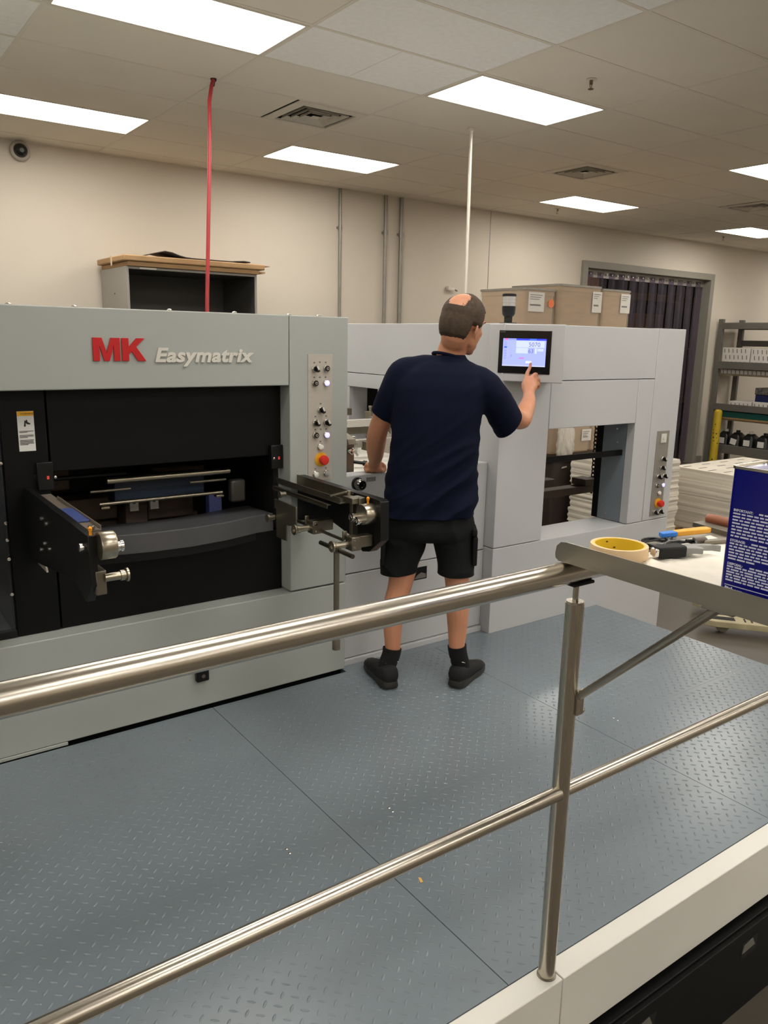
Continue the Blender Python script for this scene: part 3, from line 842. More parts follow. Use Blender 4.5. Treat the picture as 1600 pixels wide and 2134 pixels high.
# rag thrown over the back of the can
def lump(name, label, c, rx, ry, rz, seed, mat, cat):
    me = bpy.data.meshes.new(name); bm = bmesh.new()
    bmesh.ops.create_icosphere(bm, subdivisions=5, radius=1.0)
    for v in bm.verts:
        q = v.co.copy()
        d = 1 + 0.22 * noise.noise(q * 2.2 + Vector((seed, 0, 0))) + 0.14 * abs(noise.noise(q * 5 + Vector((0, seed, 0)))) + 0.05 * noise.noise(q * 12)
        v.co = Vector((q.x * rx * d, q.y * ry * d, max(-rz * 0.55, q.z * rz * d)))
    bm.to_mesh(me); bm.free()
    me.transform(Matrix.Translation(c)); me.materials.append(mat)
    return tag(place(name, me, None, angle=180), label, cat)
lump('rag', 'bunched white rag behind the handle on top of the blue can', (CANX1 + 0.048, 0.668, TS + CANH + 0.000), 0.050, 0.085, 0.034, 2.0, CLOTH, 'cloth')
t = thing('storage_tub', 'white tub standing behind the blue can under the bunched rag', 'tub', (CANX1 + 0.055, 0.668, TS))
b = MB(); b.lathe([(0.0, 0), (0.040, 0.0), (0.042, 0.01), (0.042, 0.205), (0.0, 0.205)], (CANX1 + 0.055, 0.668, TS), (0, 0, 1), 24); b.build('tub_body', pm('white_tub', (220, 216, 206), 0.5), t)
b = MB(); b.lathe([(0.044, 0.198), (0.044, 0.222), (0.0, 0.223)], (CANX1 + 0.055, 0.668, TS), (0, 0, 1), 24); b.build('tub_lid', pm('white_tub_lid', (226, 222, 214), 0.45), t)
# ================================================================ control buttons (shared by both panels)
BEZ = pm('button_bezel', (200, 196, 188), 0.22, metal=0.9, var=0.05)
KNOB = pm('black_knob', (20, 20, 21), 0.32, var=0.1)
def button(kind, x, z, yf, parent, s=1.0):
    b = MB()
    r = 0.0148 * s
    ax = (0, -1, 0)
    if kind == 'estop':
        b.mat(0).lathe([(0.030 * s, 0), (0.030 * s, 0.004), (0.0, 0.004)], (x, yf, z), ax, 28)
        b.mat(1).lathe([(0.013 * s, 0.004), (0.013 * s, 0.016), (0.0205 * s, 0.018), (0.0215 * s, 0.030), (0.018 * s, 0.037), (0.0, 0.040)], (x, yf, z), ax, 24)
        return b.build('emergency_stop', [YELLOW, ESTOP], parent)
    b.mat(0).lathe([(r, 0), (r, 0.006), (r * 0.82, 0.009), (0.0, 0.009)], (x, yf, z), ax, 20)
    if kind == 'selector':
        b.mat(1).lathe([(r * 0.78, 0.009), (r * 0.74, 0.017), (0.0, 0.017)], (x, yf, z), ax, 18)
        M = Matrix.Translation((x, yf - 0.021, z)) @ Matrix.Rotation(math.radians(-28), 4, 'Y')
        b.mat(1).box(-r * 0.34, r * 0.34, -0.007, 0.007, -r * 0.86, r * 0.86, M)
        b.mat(2).box(-r * 0.10, r * 0.34, -0.0078, -0.004, -r * 0.30, r * 0.86, M)
        return b.build('selector_switch', [BEZ, KNOB, LENSW], parent)
    if kind == 'key':
        b.mat(1).lathe([(r * 0.80, 0.009), (r * 0.76, 0.013), (0.0, 0.013)], (x, yf, z), ax, 18)
        b.mat(0).lathe([(r * 0.45, 0.013), (r * 0.40, 0.0155), (0.0, 0.0155)], (x, yf, z), ax, 16)
        b.mat(1).lathe([(r * 0.2, 0.0155), (r * 0.2, 0.016), (0.0, 0.016)], (x, yf, z), ax, 10)
        return b.build('ring_button', [BEZ, KNOB], parent)
    lens = {'lit': LIT, 'white': LENSW, 'grey': pm('grey_button_lens', (150, 150, 146), 0.35)}[kind]
    b.mat(1).lathe([(r * 0.80, 0.009), (r * 0.78, 0.0125), (r * 0.5, 0.0145), (0.0, 0.015)], (x, yf, z), ax, 20)
    return b.build({'lit': 'lit_button', 'white': 'push_button', 'grey': 'push_button'}[kind], [BEZ, lens], parent)

# ================================================================ grey die cutting press
YP = 2.87
press = thing('die_cutting_press', 'grey die-cutting press with red and silver lettering and a black opening', 'machine', (-0.3, 4.0, ZF))
PXL = -2.5
b = MB(); b.box(PXL, 1.866, YP, 5.2, 0.012, 0.43); b.build('base_panel', GREY, press, bevel=0.004)
b = MB(); b.box(PXL, 1.855, YP + 0.02, 5.15, ZF, 0.012); b.build('plinth', BLACK, press, smooth=False)
b = MB(); b.box(PXL, 0.63, YP - 0.006, YP - 0.0005, 0.001, 0.014); b.build('kick_strip', GREY, press, bevel=0.002)
b = MB(); b.box(PXL, 1.5805, YP, 2.945, 1.32, 1.600); b.build('header_panel', GREY, press, bevel=0.004)
b = MB(); b.box(1.5835, 1.866, YP, 3.50, 0.437, 1.600); b.build('control_pillar', GREY, press, bevel=0.004)
b = MB(); b.box(PXL, 1.866, 2.95, 5.2, 1.575, 1.5985); b.build('roof_panel', GREY, press, bevel=0.003)
b = MB(); b.box(1.6, 1.866, 3.5, 5.2, 0.431, 1.574).box(PXL, 1.6, 5.15, 5.2, 0.431, 1.574).box(PXL, PXL + 0.03, 2.95, 5.15, 0.431, 1.574); b.build('body_shell', GREY, press, smooth=False)
for x in (0.76, 1.10, 1.36, 1.60, 1.74, 0.55):
    b = MB(); b.lathe([(0.010, 0), (0.010, 0.003), (0.006, 0.006), (0.0, 0.007)], (x, 2.905, 1.6), (0, 0, 1), 12); b.build('roof_screw', CHROME, press)
# black panels of the opening
b = MB(); b.box(0.657, 1.583, 2.950, 2.975, 1.025, 1.32); b.build('upper_door', BLACK, press, bevel=0.003)
b = MB(); b.box(0.657, 1.583, 2.950, 2.975, 0.432, 0.700); b.build('lower_door', BLACK, press, bevel=0.003)
b = MB(); b.box(0.503, 0.651, 2.945, 2.99, 0.432, 1.32); b.build('side_stile', BLACK, press, bevel=0.003)
DARK = pm('dark_interior', (16, 15, 15), 0.55, var=0.3, scale=4)
b = MB(); b.box(0.6, 1.585, 3.70, 3.74, 0.432, 1.57).box(0.50, 0.60, 2.99, 3.74, 0.432, 1.57).box(1.560, 1.584, 2.976, 3.74, 0.432, 1.57).box(0.6, 1.56, 2.98, 3.70, 0.50, 0.53); b.build('inner_lining', DARK, press, smooth=False)
# acrylic guard and its screws at the left
ACR = pm('tinted_acrylic', (60, 62, 66), 0.08, var=0.05, alpha=0.35)
b = MB(); b.box(-0.4, 0.496, 2.935, 2.941, 0.46, 1.30); b.build('acrylic_guard', ACR, press)
b = MB(); b.box(-0.4, 0.502, 2.944, 2.965, 0.432, 0.46).box(-0.4, 0.502, 2.944, 2.965, 1.30, 1.32); b.build('guard_rail', BLACKM, press)
b = MB(); b.box(-0.5, 0.50, 3.70, 3.72, 0.432, 1.57); b.build('inner_lining', DARK, press, smooth=False)
for zz in (1.07, 0.86, 0.80, 0.73, 0.60):
    b = MB(); b.lathe([(0.007, 0), (0.006, 0.006), (0.0, 0.007)], (0.492, 2.935, zz), (0, -1, 0), 10); b.build('guard_screw', CHROME, press)
b = MB(); b.box(0.20, 0.47, 3.05, 3.10, 0.55, 0.80).box(0.1, 0.46, 3.1, 3.15, 0.92, 0.99); b.build('inner_bracket', DULL, press, bevel=0.003)
b = MB(); b.box(0.30, 0.485, 3.15, 3.17, 1.05, 1.22); b.build('inner_plate', pm('pale_blue_plate', (126, 130, 170), 0.5), press)
# sensors beside the opening
for x, z in ((0.640, 1.01), (1.560, 1.015)):
    b = MB(); b.box(x - 0.035, x + 0.020, 2.925, 2.950, z - 0.045, z + 0.055); b.build('sensor_block', BLACKM, press, bevel=0.003)
    b = MB(); b.box(x - 0.004, x + 0.004, 2.9235, 2.925, z - 0.006, z + 0.006); b.build('sensor_lamp', pm('red_lamp', (210, 70, 70), 0.4, emit=(200, 60, 60), estr=0.25), press)
    b = MB(); b.lathe([(0.005, 0), (0.005, 0.004), (0.0, 0.006)], (x + (0.024 if x < 1 else -0.024), 2.925, z), (0, -1, 0), 10); b.build('sensor_screw', CHROME, press)
b = MB(); b.lathe([(0.009, 0), (0.009, 0.004), (0.0, 0.005)], (0.605, 2.945, 1.012), (0, -1, 0), 14); b.build('stile_screw', BLACKM, press)
# warning label
WLAB = pm('label_white', (214, 214, 210), 0.5, var=0.02)
b = MB(); b.box(0.557, 0.611, 2.9435, 2.945, 1.106, 1.245); lab = b.build('warning_label', WLAB, press)
b = MB(); b.box(0.5575, 0.6105, 2.9425, 2.9436, 1.229, 1.2445); b.build('label_band', YELLOW, lab)
text_at('label_heading', '⚠ WARNING' if False else 'WARNING', 0.0095, frame((0.567, 2.9422, 1.2330), (1, 0, 0), (0, 0, 1)), PRINT, lab, extrude=0.0002)
b = MB()
b.prism([(0.577, 1.192), (0.583, 1.192), (0.5835, 1.205), (0.588, 1.200), (0.597, 1.1985), (0.599, 1.2025), (0.590, 1.207), (0.589, 1.213), (0.586, 1.217), (0.584, 1.211), (0.580, 1.214), (0.579, 1.205)], 'y', 2.9424, 2.9434)
for rws, z0 in ((2, 1.176), (3, 1.162), (5, 1.145)):
    for r in range(rws):
        b.box(0.561, 0.607 - (0.020 if r == rws - 1 else random.uniform(0, 0.003)), 2.9426, 2.9434, z0 - r * 0.0040 - 0.0009, z0 - r * 0.0040 + 0.0009)
b.build('label_print', PRINT, lab, smooth=False)
# lettering
b = MB()
z0, z1 = 1.4185, 1.4990
def P2(x0, w, pts):
    return [(x0 + w * u, z0 + (z1 - z0) * v) for u, v in pts]
b.prism(P2(0.8040, 0.0945, [(0, 0), (0.24, 0), (0.24, 0.64), (0.40, 0), (0.60, 0), (0.76, 0.64), (0.76, 0), (1, 0), (1, 1), (0.66, 1), (0.50, 0.36), (0.34, 1), (0, 1)]), 'y', YP - 0.006, YP - 0.0005)
b.prism(P2(0.9050, 0.0850, [(0, 0), (0.29, 0), (0.29, 0.28), (0.40, 0.42), (0.66, 0), (1.02, 0), (0.60, 0.63), (0.97, 1), (0.62, 1), (0.29, 0.62), (0.29, 1), (0, 1)]), 'y', YP - 0.006, YP - 0.0005)
b.build('red_lettering', REDP, press, bevel=0.0008)
me = text_mesh('Easymatrix', 0.0700, extrude=0.0025, bold=0.0024, shear=0.22, space=1.05)
co = np.array([v.co[:] for v in me.vertices]); sx = 0.398 / (co[:, 0].max() - co[:, 0].min())
me.transform(Matrix.Diagonal((sx, 1, 1, 1))); me.transform(Matrix.Translation((-co[:, 0].min() * sx, 0, 0)))
me.transform(frame((1.024, YP - 0.003, 1.4165), (1, 0, 0), (0, 0, 1)))
me.materials.clear(); me.materials.append(SILVERP); place('silver_lettering', me, press, smooth=False)
# control panel
b = MB(); b.box(1.668, 1.786, YP - 0.0035, YP, 0.915, 1.446); cpan = b.build('control_panel', SILVER, press, bevel=0.001)
for kind, x, z in (('selector', 1.700, 1.387), ('key', 1.755, 1.388), ('key', 1.700, 1.328), ('lit', 1.754, 1.328), ('selector', 1.728, 1.216), ('selector', 1.703, 1.163), ('selector', 1.756, 1.162),
                   ('key', 1.703, 1.110), ('lit', 1.756, 1.109), ('white', 1.727, 1.059), ('estop', 1.731, 1.005), ('white', 1.703, 0.943), ('grey', 1.756, 0.943)):
    button(kind, x, z, YP - 0.0035, cpan)
b = MB()
for x, z in ((1.697, 1.412), (1.724, 1.414), (1.752, 1.413), (1.697, 1.352), (1.724, 1.352), (1.752, 1.352), (1.728, 1.242), (1.703, 1.189), (1.756, 1.189), (1.703, 1.134), (1.729, 1.134), (1.756, 1.134), (1.728, 1.082), (1.703, 0.966), (1.756, 0.966)):
    b.box(x - 0.004, x + 0.004, YP - 0.0040, YP - 0.0034, z - 0.003, z + 0.003)
b.build('panel_symbols', pm('faded_print', (110, 106, 100), 0.6), cpan, smooth=False)
# black latch on the base
b = MB(); b.box(1.137, 1.190, 2.846, 2.87, 0.130, 0.198); lt = b.build('base_latch', BLACKM, press, bevel=0.005)
b = MB(); b.box(1.150, 1.176, 2.842, 2.846, 0.178, 0.186).lathe([(0.008, 0), (0.008, 0.003), (0.0, 0.003)], (1.164, 2.846, 0.155), (0, -1, 0), 12); b.build('latch_face', DULL, lt)

# --- inside the opening: rods, blue bar, curved tray
def rod(name, x0, x1, y, z, r, m=NICKEL):
    b = MB(); b.cyl((x0, y, z), (x1, y, z), r, 16); return b.build(name, m, press)
rod('upper_roller', 0.893, 1.412, 3.10, 0.948, 0.0135)
rod('short_rod', 0.828, 0.985, 3.10, 0.909, 0.0058, DULL); rod('short_rod', 1.233, 1.395, 3.10, 0.911, 0.0058, DULL)
rod('lower_roller', 0.860, 1.378, 3.10, 0.857, 0.0080)
for x in (0.862, 1.345):
    b = MB(); b.box(x, x + 0.035, 3.085, 3.115, 0.838, 0.848); b.build('roller_clip', NICKEL, press, bevel=0.002)
rod('guide_bar', 0.66, 1.45, 3.25, 0.985, 0.009, BLACKM)
rod('guide_bar', 0.62, 1.00, 3.20, 0.955, 0.010, BLACKM)
NAVY = pm('dark_navy_paint', (30, 46, 66), 0.45, var=0.15)
b = MB(); b.box(0.95, 1.34, 3.20, 3.30, 0.830, 0.930); b.build('cross_beam', NAVY, press, bevel=0.004)
for x in (1.000, 1.085):
    b = MB(); b.prism([(x, 0.800), (x + 0.036, 0.800), (x + 0.036, 0.840), (x + 0.026, 0.846), (x + 0.022, 0.830), (x + 0.012, 0.830), (x + 0.008, 0.846), (x, 0.840)], 'y', 3.165, 3.18); b.build('clip_plate', pm('pale_clip', (140, 138, 130), 0.5), press, bevel=0.001)
BRN = pm('brown_grey_block', (112, 98, 84), 0.6, var=0.25, scale=6)  # brown-grey blocks added for the brown tones at the back of the opening
for x0, x1, y, z0_, z1_ in ((0.66, 0.84, 3.45, 0.86, 0.96), (0.70, 1.05, 3.50, 0.70, 0.80), (1.06, 1.16, 3.42, 0.66, 0.83), (1.18, 1.40, 3.48, 0.68, 0.80), (1.20, 1.45, 3.46, 0.82, 0.92), (0.68, 1.45, 3.55, 0.60, 0.68)):
    b = MB(); b.box(x0, x1, y, y + 0.12, z0_, z1_); b.build('brown_block', BRN, press, bevel=0.006)
b = MB(); b.box(1.43, 1.50, 3.12, 3.16, 0.80, 0.90); b.build('bearing_plate', pm('grey_bearing', (96, 94, 88), 0.5, metal=0.5), press, bevel=0.01)
b = MB(); b.box(1.36, 1.42, 3.20, 3.24, 0.74, 0.83); b.build('blue_bracket', pm('violet_blue_paint', (84, 92, 150), 0.5), press, bevel=0.003)
TRAYG = pm('dark_grey_tray_paint', (80, 80, 82), 0.36, var=0.06)
pl = [(0.70, 2.935), (0.80, 2.905), (0.98, 2.875), (1.14, 2.868), (1.30, 2.890), (1.46, 2.938), (1.540, 2.944)]
rings = []
for x, y in pl:
    ztop = 0.772 if x > 1.4 else 0.772
    rings.append([(x, y, 0.700), (x, y, ztop), (x, y + 0.004, ztop + 0.003), (x, y + 0.25, ztop - 0.01), (x, y + 0.25, ztop - 0.02), (x, y + 0.006, ztop - 0.012), (x, y + 0.006, 0.700)])
b = MB(); b.loft(rings); b.build('curved_tray', TRAYG, press, angle=20)
b = MB(); rings = [[(x, y + 0.012, 0.665), (x, y + 0.012, 0.697), (x, y + 0.05, 0.697), (x, y + 0.05, 0.665)] for x, y in pl]; b.loft(rings); b.build('tray_edge_strip', BLACKM, press, angle=20)

# --- left swing arm
def sub(name, b, m, parent, bevel=0.0, angle=35):
    return b.build(name, m, parent, bevel=bevel, angle=angle)
b = MB(); b.prism([(2.95, 0.978), (2.155, 0.974), (2.150, 0.830), (2.205, 0.772), (2.225, 0.772), (2.33, 0.800), (2.60, 0.765), (2.95, 0.715)], 'x', 0.562, 0.584); armL = b.build('swing_arm', BLACKM, press, bevel=0.002)
b = MB(); b.lathe([(0.038, 0), (0.039, 0.002), (0.039, 0.040), (0.037, 0.043), (0.0, 0.043)], (0.584, 2.135, 0.948), (1, 0, 0), 32); sub('chuck', b, NICKEL, armL)
b = MB(); b.lathe([(0.016, 0.043), (0.016, 0.050), (0.0135, 0.051), (0.0135, 0.056), (0.016, 0.057), (0.016, 0.064), (0.010, 0.066), (0.0, 0.066)], (0.584, 2.130, 0.942), (1, 0, 0), 24); sub('chuck_nose', b, CHROME, armL)
b = MB(); b.lathe([(0.010, 0), (0.012, 0.008), (0.012, 0.018), (0.008, 0.020), (0.0, 0.020)], (0.562, 2.18, 0.938), (-1, 0, 0), 18); sub('shaft_nut', b, CHROME, armL)
b = MB(); b.lathe([(0.0045, 0), (0.0035, 0.010), (0.0055, 0.014), (0.006, 0.020), (0.0, 0.026)], (0.572, 2.165, 0.974), (0, 0, 1), 12); sub('grease_nipple', b, ORANGE, armL)
b = MB(); b.box(0.575, 0.605, 2.15, 2.22, 0.802, 0.872); sub('roller_bracket', b, DULL, armL, bevel=0.003)
b = MB(); b.lathe([(0.0115, 0), (0.0115, 0.042), (0.0150, 0.043), (0.0150, 0.054), (0.0125, 0.055), (0.0125, 0.058), (0.0195, 0.059), (0.0195, 0.065), (0.0, 0.065)], (0.598, 2.145, 0.853), (1, 0, 0), 24); sub('roller', b, NICKEL, armL)
for y, z in ((2.70, 0.915), (2.64, 0.910), (2.68, 0.835), (2.62, 0.830), (2.74, 0.80)):
    b = MB(); b.lathe([(0.0065, 0), (0.0065, 0.005), (0.0, 0.007)], (0.562, y, z), (-1, 0, 0), 10); sub('arm_screw', b, CHROME, armL)
b = MB(); b.prism([(2.80, 0.70), (2.93, 0.70), (2.93, 0.79), (2.86, 0.77)], 'x', 0.586, 0.592); sub('gusset_plate', b, pm('pale_gusset', (140, 134, 122), 0.5), armL)
b = MB(); b.box(0.590, 0.640, 2.30, 2.90, 0.950, 0.956).box(0.637, 0.640, 2.30, 2.80, 0.956, 0.966); sub('tool_rail', b, pm('grey_beige_rail', (118, 108, 96), 0.5), armL, bevel=0.001)
b = MB(); b.box(0.597, 0.634, 2.40, 2.60, 0.957, 0.963); sub('rail_pad', b, pm('blue_pad', (70, 84, 140), 0.4), armL, bevel=0.001)
b = MB(); b.box(0.588, 0.636, 2.20, 2.29, 0.935, 0.952).lathe([(0.010, 0), (0.010, 0.012), (0.0, 0.013)], (0.612, 2.30, 0.957), (0, 0, 1), 14); sub('rail_end_block', b, DULL, armL, bevel=0.003)

# --- right swing arm
b = MB(); b.prism([(2.95, 0.945), (2.275, 0.945), (2.262, 0.938), (2.258, 0.795), (2.330, 0.738), (2.375, 0.728), (2.47, 0.775), (2.62, 0.805), (2.95, 0.730)], 'x', 1.618, 1.655); armR = b.build('swing_arm', BLACKM, press, bevel=0.002)
b = MB(); b.lathe([(0.0375, 0), (0.0385, 0.002), (0.0385, 0.044), (0.0365, 0.047), (0.0, 0.047)], (1.618, 2.315, 0.888), (-1, 0, 0), 32); sub('chuck', b, NICKEL, armR)
for y, z, h in ((2.345, 0.876, 0.075), (2.318, 0.866, 0.070)):
    b = MB(); b.lathe([(0.0135, 0.045), (0.0135, h - 0.012), (0.0160, h - 0.010), (0.0160, h - 0.001), (0.0135, h), (0.008, h), (0.007, h - 0.008), (0.0, h - 0.008)], (1.618, y, z), (-1, 0, 0), 22); sub('chuck_jaw', b, CHROME, armR)
b = MB(); b.lathe([(0.0045, 0), (0.0035, 0.012), (0.0055, 0.016), (0.006, 0.024), (0.0, 0.030)], (1.600, 2.318, 0.923), (0, 0, 1), 12); sub('grease_nipple', b, ORANGE, armR)
# channel shelf along the top of the arm
b = MB(); b.box(1.556, 1.618, 2.44, 2.945, 0.905, 0.909).box(1.556, 1.559, 2.44, 2.945, 0.909, 0.930).box(1.615, 1.618, 2.44, 2.945, 0.909, 0.948).box(1.538, 1.556, 2.50, 2.945, 0.890, 0.894).box(1.538, 1.541, 2.50, 2.945, 0.878, 0.894); sub('tool_channel', b, DULL, armR, bevel=0.001)
b = MB(); b.cyl((1.553, 2.50, 0.928), (1.585, 2.44, 0.950), 0.0045, 10).lathe([(0.008, 0), (0.008, 0.02), (0.0, 0.02)], (1.590, 2.43, 0.935), (0, 0, 1), 12); sub('channel_clip', b, NICKEL, armR)
b = MB(); b.box(1.590, 1.618, 2.405, 2.425, 0.740, 0.940).box(1.560, 1.618, 2.360, 2.425, 0.918, 0.940).box(1.586, 1.600, 2.352, 2.372, 0.842, 0.940); sub('upright_bracket', b, DULL, armR, bevel=0.002)
b = MB(); b.prism([(2.62, 0.870), (2.72, 0.872), (2.80, 0.872), (2.80, 0.835), (2.785, 0.832), (2.785, 0.715), (2.70, 0.715), (2.70, 0.780), (2.62, 0.790)], 'x', 1.470, 1.476); sub('hanger_plate', b, DULL, armR, bevel=0.002)
b = MB(); b.lathe([(0.011, 0), (0.011, 0.025), (0.017, 0.026), (0.017, 0.034), (0.0, 0.034)], (1.470, 2.800, 0.795), (-1, 0, 0), 20); sub('roller', b, NICKEL, armR)
b = MB(); b.lathe([(0.010, 0), (0.010, 0.02), (0.014, 0.021), (0.014, 0.028), (0.0, 0.028)], (1.50, 2.76, 0.895), (-1, 0, 0), 18); sub('roller', b, DULL, armR)
b = MB(); b.cyl((1.520, 2.80, 0.795), (1.520, 2.36, 0.790), 0.0062, 12); sub('slide_rod', b, NICKEL, armR)
for y, zc in ((2.60, 0.790), (2.325, 0.786)):
    b = MB(); b.box(1.518, 1.560, y - 0.030, y + 0.016, zc - 0.026, zc + 0.026).box(1.560, 1.618, y - 0.018, y + 0.018, zc - 0.020, zc + 0.024).box(1.512, 1.530, y + 0.020, y + 0.030, zc + 0.006, zc + 0.040); sub('roller_bracket', b, DULL, armR, bevel=0.003)
    b = MB(); b.lathe([(0.0115, 0), (0.0115, 0.045), (0.0150, 0.047), (0.0150, 0.060), (0.0125, 0.061), (0.0125, 0.064), (0.0205, 0.065), (0.0205, 0.072), (0.013, 0.073), (0.012, 0.066), (0.0, 0.066)], (1.520, y, zc - 0.004), (-1, 0, 0), 24); sub('roller', b, NICKEL, armR)
    for dz in (0.014, -0.014):
        b = MB(); b.lathe([(0.005, 0), (0.004, 0.003), (0.0, 0.003)], (1.53, y - 0.030, zc + dz), (0, -1, 0), 10); sub('bracket_screw', b, CHROME, armR)

# --- T-handled socket wrench hanging on the right arm
wr = thing('socket_wrench', 'long T-handled socket wrench hanging below the right swing arm', 'wrench', (1.475, 2.335, 0.37))
wx, wy = 1.474, 2.330
b = MB(); b.tube([(wx, wy + 0.112, 0.768), (wx, wy + 0.02, 0.767), (wx, wy - 0.108, 0.766)], 0.0085, 14); b.build('cross_handle', pm('dark_steel', (90, 84, 74), 0.35, metal=0.9), wr)
b = MB(); b.lathe([(0.011, 0), (0.0125, 0.012), (0.0125, 0.030), (0.011, 0.040)], (wx, wy - 0.018, 0.766), (0, 1, 0), 16); b.build('handle_hub', DULL, wr)
b = MB(); b.cyl((wx, wy, 0.770), (wx + 0.002, wy, 0.418), 0.0105, 18); b.build('shaft', DULL, wr)
b = MB(); b.lathe([(0.0110, 0), (0.0150, 0.010), (0.0150, 0.046), (0.0, 0.046)], (wx + 0.002, wy, 0.428), (0, 0, -1), 20); b.build('socket', DULL, wr)
# ================================================================ low transfer section between press and delivery
YM = 2.93
mid = thing('transfer_section', 'low pale grey machine section with a drawer pull between press and delivery', 'machine', (2.31, 3.6, ZF))
b = MB(); b.box(1.872, 2.764, YM, 3.02, 0.447, 0.907); b.build('upper_front_panel', WHITE, mid, bevel=0.004)
b = MB(); b.box(1.872, 2.764, YM, 3.02, 0.030, 0.442); b.build('lower_front_panel', WHITE, mid, bevel=0.003)
b = MB(); b.box(1.872, 2.764, YM - 0.012, 3.02, ZF, 0.026); b.build('plinth', WHITE, mid, bevel=0.003)
b = MB(); b.box(1.872, 2.764, 3.02, 4.9, ZF, 0.80); b.build('section_body', WHITE, mid, smooth=False)
b = MB(); b.box(2.300, 2.386, YM - 0.001, YM + 0.002, 0.350, 0.414); pullr = b.build('pull_recess', BLACK, mid, smooth=False)
b = MB(); b.prism([(2.306, 0.356), (2.380, 0.356), (2.378, 0.376), (2.350, 0.386), (2.325, 0.374)], 'y', YM - 0.002, YM - 0.0008); b.build('pull_lip', pm('pull_grey', (112, 106, 102), 0.4), pullr)
b = MB(); b.mat(1).lathe([(0.030, 0), (0.030, 0.010), (0.0, 0.010)], (1.960, YM, 0.868), (0, -1, 0), 24); b.mat(0).lathe([(0.026, 0.010), (0.026, 0.040), (0.020, 0.046), (0.012, 0.046), (0.010, 0.042), (0.0, 0.042)], (1.960, YM, 0.868), (0, -1, 0), 24); b.build('handwheel_knob', [pm('dark_chrome', (120, 118, 112), 0.2, metal=1.0), KNOB], mid)
b = MB(); b.box(2.012, 2.064, YM - 0.001, YM, 0.872, 0.892); b.build('name_plate', pm('grey_plate', (140, 138, 134), 0.4, metal=0.5), mid)
# sheet table and gripper bits behind the front beam
b = MB(); b.box(1.90, 2.75, 3.08, 4.2, 0.80, 0.845); b.build('sheet_table', SILVER, mid, bevel=0.002)
b = MB(); b.box(1.95, 2.72, 3.10, 4.0, 0.846, 0.852); b.build('paper_sheet', PAPER, mid)
b = MB(); b.box(1.93, 2.70, 3.22, 3.60, 0.853, 0.864); b.build('paper_sheet', PAPER, mid)
b = MB(); b.box(1.985, 2.030, 3.06, 3.09, 0.80, 1.03); b.build('gripper_post', DULL, mid, bevel=0.003)
b = MB(); b.prism([(3.04, 1.03), (3.09, 1.03), (3.13, 1.06), (3.12, 1.075), (3.05, 1.055)], 'x', 1.985, 2.030); b.build('post_cap', DULL, mid, bevel=0.002)
b = MB(); b.lathe([(0.012, 0), (0.016, 0.008), (0.016, 0.026), (0.010, 0.030), (0.0, 0.030)], (2.003, 3.06, 1.000), (0, -1, 0), 18); b.build('chrome_knob', CHROME, mid)
b = MB(); b.lathe([(0.008, 0), (0.008, 0.05), (0.013, 0.052), (0.013, 0.070), (0.007, 0.072), (0.0, 0.072)], (2.025, 3.07, 0.945), (0.8, -0.6, -0.1), 18); b.build('clamp_knob', KNOB, mid)
for y, z, x0, x1, m in ((3.35, 0.985, 1.95, 2.55, SILVER), (3.62, 1.055, 1.92, 2.60, SILVERP), (3.70, 1.005, 1.92, 2.60, DULL), (3.95, 1.085, 1.9, 2.6, DULL)):
    b = MB(); b.box(x0, x1, y, y + 0.035, z - 0.022, z + 0.018); b.build('cross_bar', m, mid, bevel=0.003)
rngm = random.Random(11)
for k in range(16):
    x = 1.93 + 0.052 * k + rngm.uniform(-0.01, 0.01)
    y = rngm.choice((3.33, 3.60, 3.68, 3.80, 3.92)); z = 0.985 + (y - 3.33) * 0.15
    b = MB()
    b.box(x - 0.014, x + 0.014, y - 0.03, y + 0.03, z - 0.035, z + 0.010).lathe([(0.009, 0), (0.009, 0.02), (0.012, 0.022), (0.012, 0.034), (0.0, 0.036)], (x, y - 0.01, z + 0.010), (0, 0, 1), 12)
    b.build('gripper_clamp', [NICKEL, DULL, CHROME][k % 3], mid, bevel=0.002)
    b = MB(); b.cyl((x - 0.012, y - 0.03, z - 0.02), (x - 0.012, y - 0.07, z - 0.05), 0.006, 10); b.build('clamp_pin', [KNOB, CHROME][k % 2], mid)
b = MB(); b.tube([(1.98, 3.78, 1.085), (2.02, 3.74, 1.115), (2.09, 3.70, 1.140)], 0.010, 10); b.build('lever', SILVERP, mid)
b = MB(); b.box(1.90, 2.30, 3.80, 3.98, 1.03, 1.085); b.build('linkage_block', SILVER, mid, bevel=0.004)

# ================================================================ delivery unit
YD = 2.86
dl = thing('delivery_unit', 'tall pale grey delivery unit with touch screen and see-through window', 'machine', (3.5, 3.6, ZF))
XA, XB = 2.766, 4.252
b = MB(); b.box(XA, XB, YD, 3.10, ZF, 0.461); b.build('base_panel', WHITE, dl, bevel=0.003)
b = MB(); b.box(XA, 3.120, YD, 3.22, 0.465, 1.600); b.build('left_column', WHITE, dl, bevel=0.003)
b = MB(); b.box(3.1235, 3.9925, YD, 3.10, 1.319, 1.602); b.build('header_panel', WHITE, dl, bevel=0.003)
b = MB(); b.box(3.1235, 3.8455, YD, 2.93, 1.066, 1.3155); b.build('window_door', WHITE, dl, bevel=0.003)
b = MB(); b.box(3.849, 3.9925, YD, 2.915, 0.464, 1.3155); b.build('jamb_panel', WHITE, dl, bevel=0.003)
b = MB(); b.box(3.996, XB, YD, 3.13, 0.4645, 1.604); b.build('right_column', WHITE, dl, bevel=0.003)
BLUEG = pm('blue_grey_inner_steel', (118, 126, 134), 0.45, var=0.05, scale=3)
b = MB(); b.box(3.852, 3.99, 2.917, 3.085, 0.464, 1.3); ip = b.build('inner_jamb_plate', BLUEG, dl)
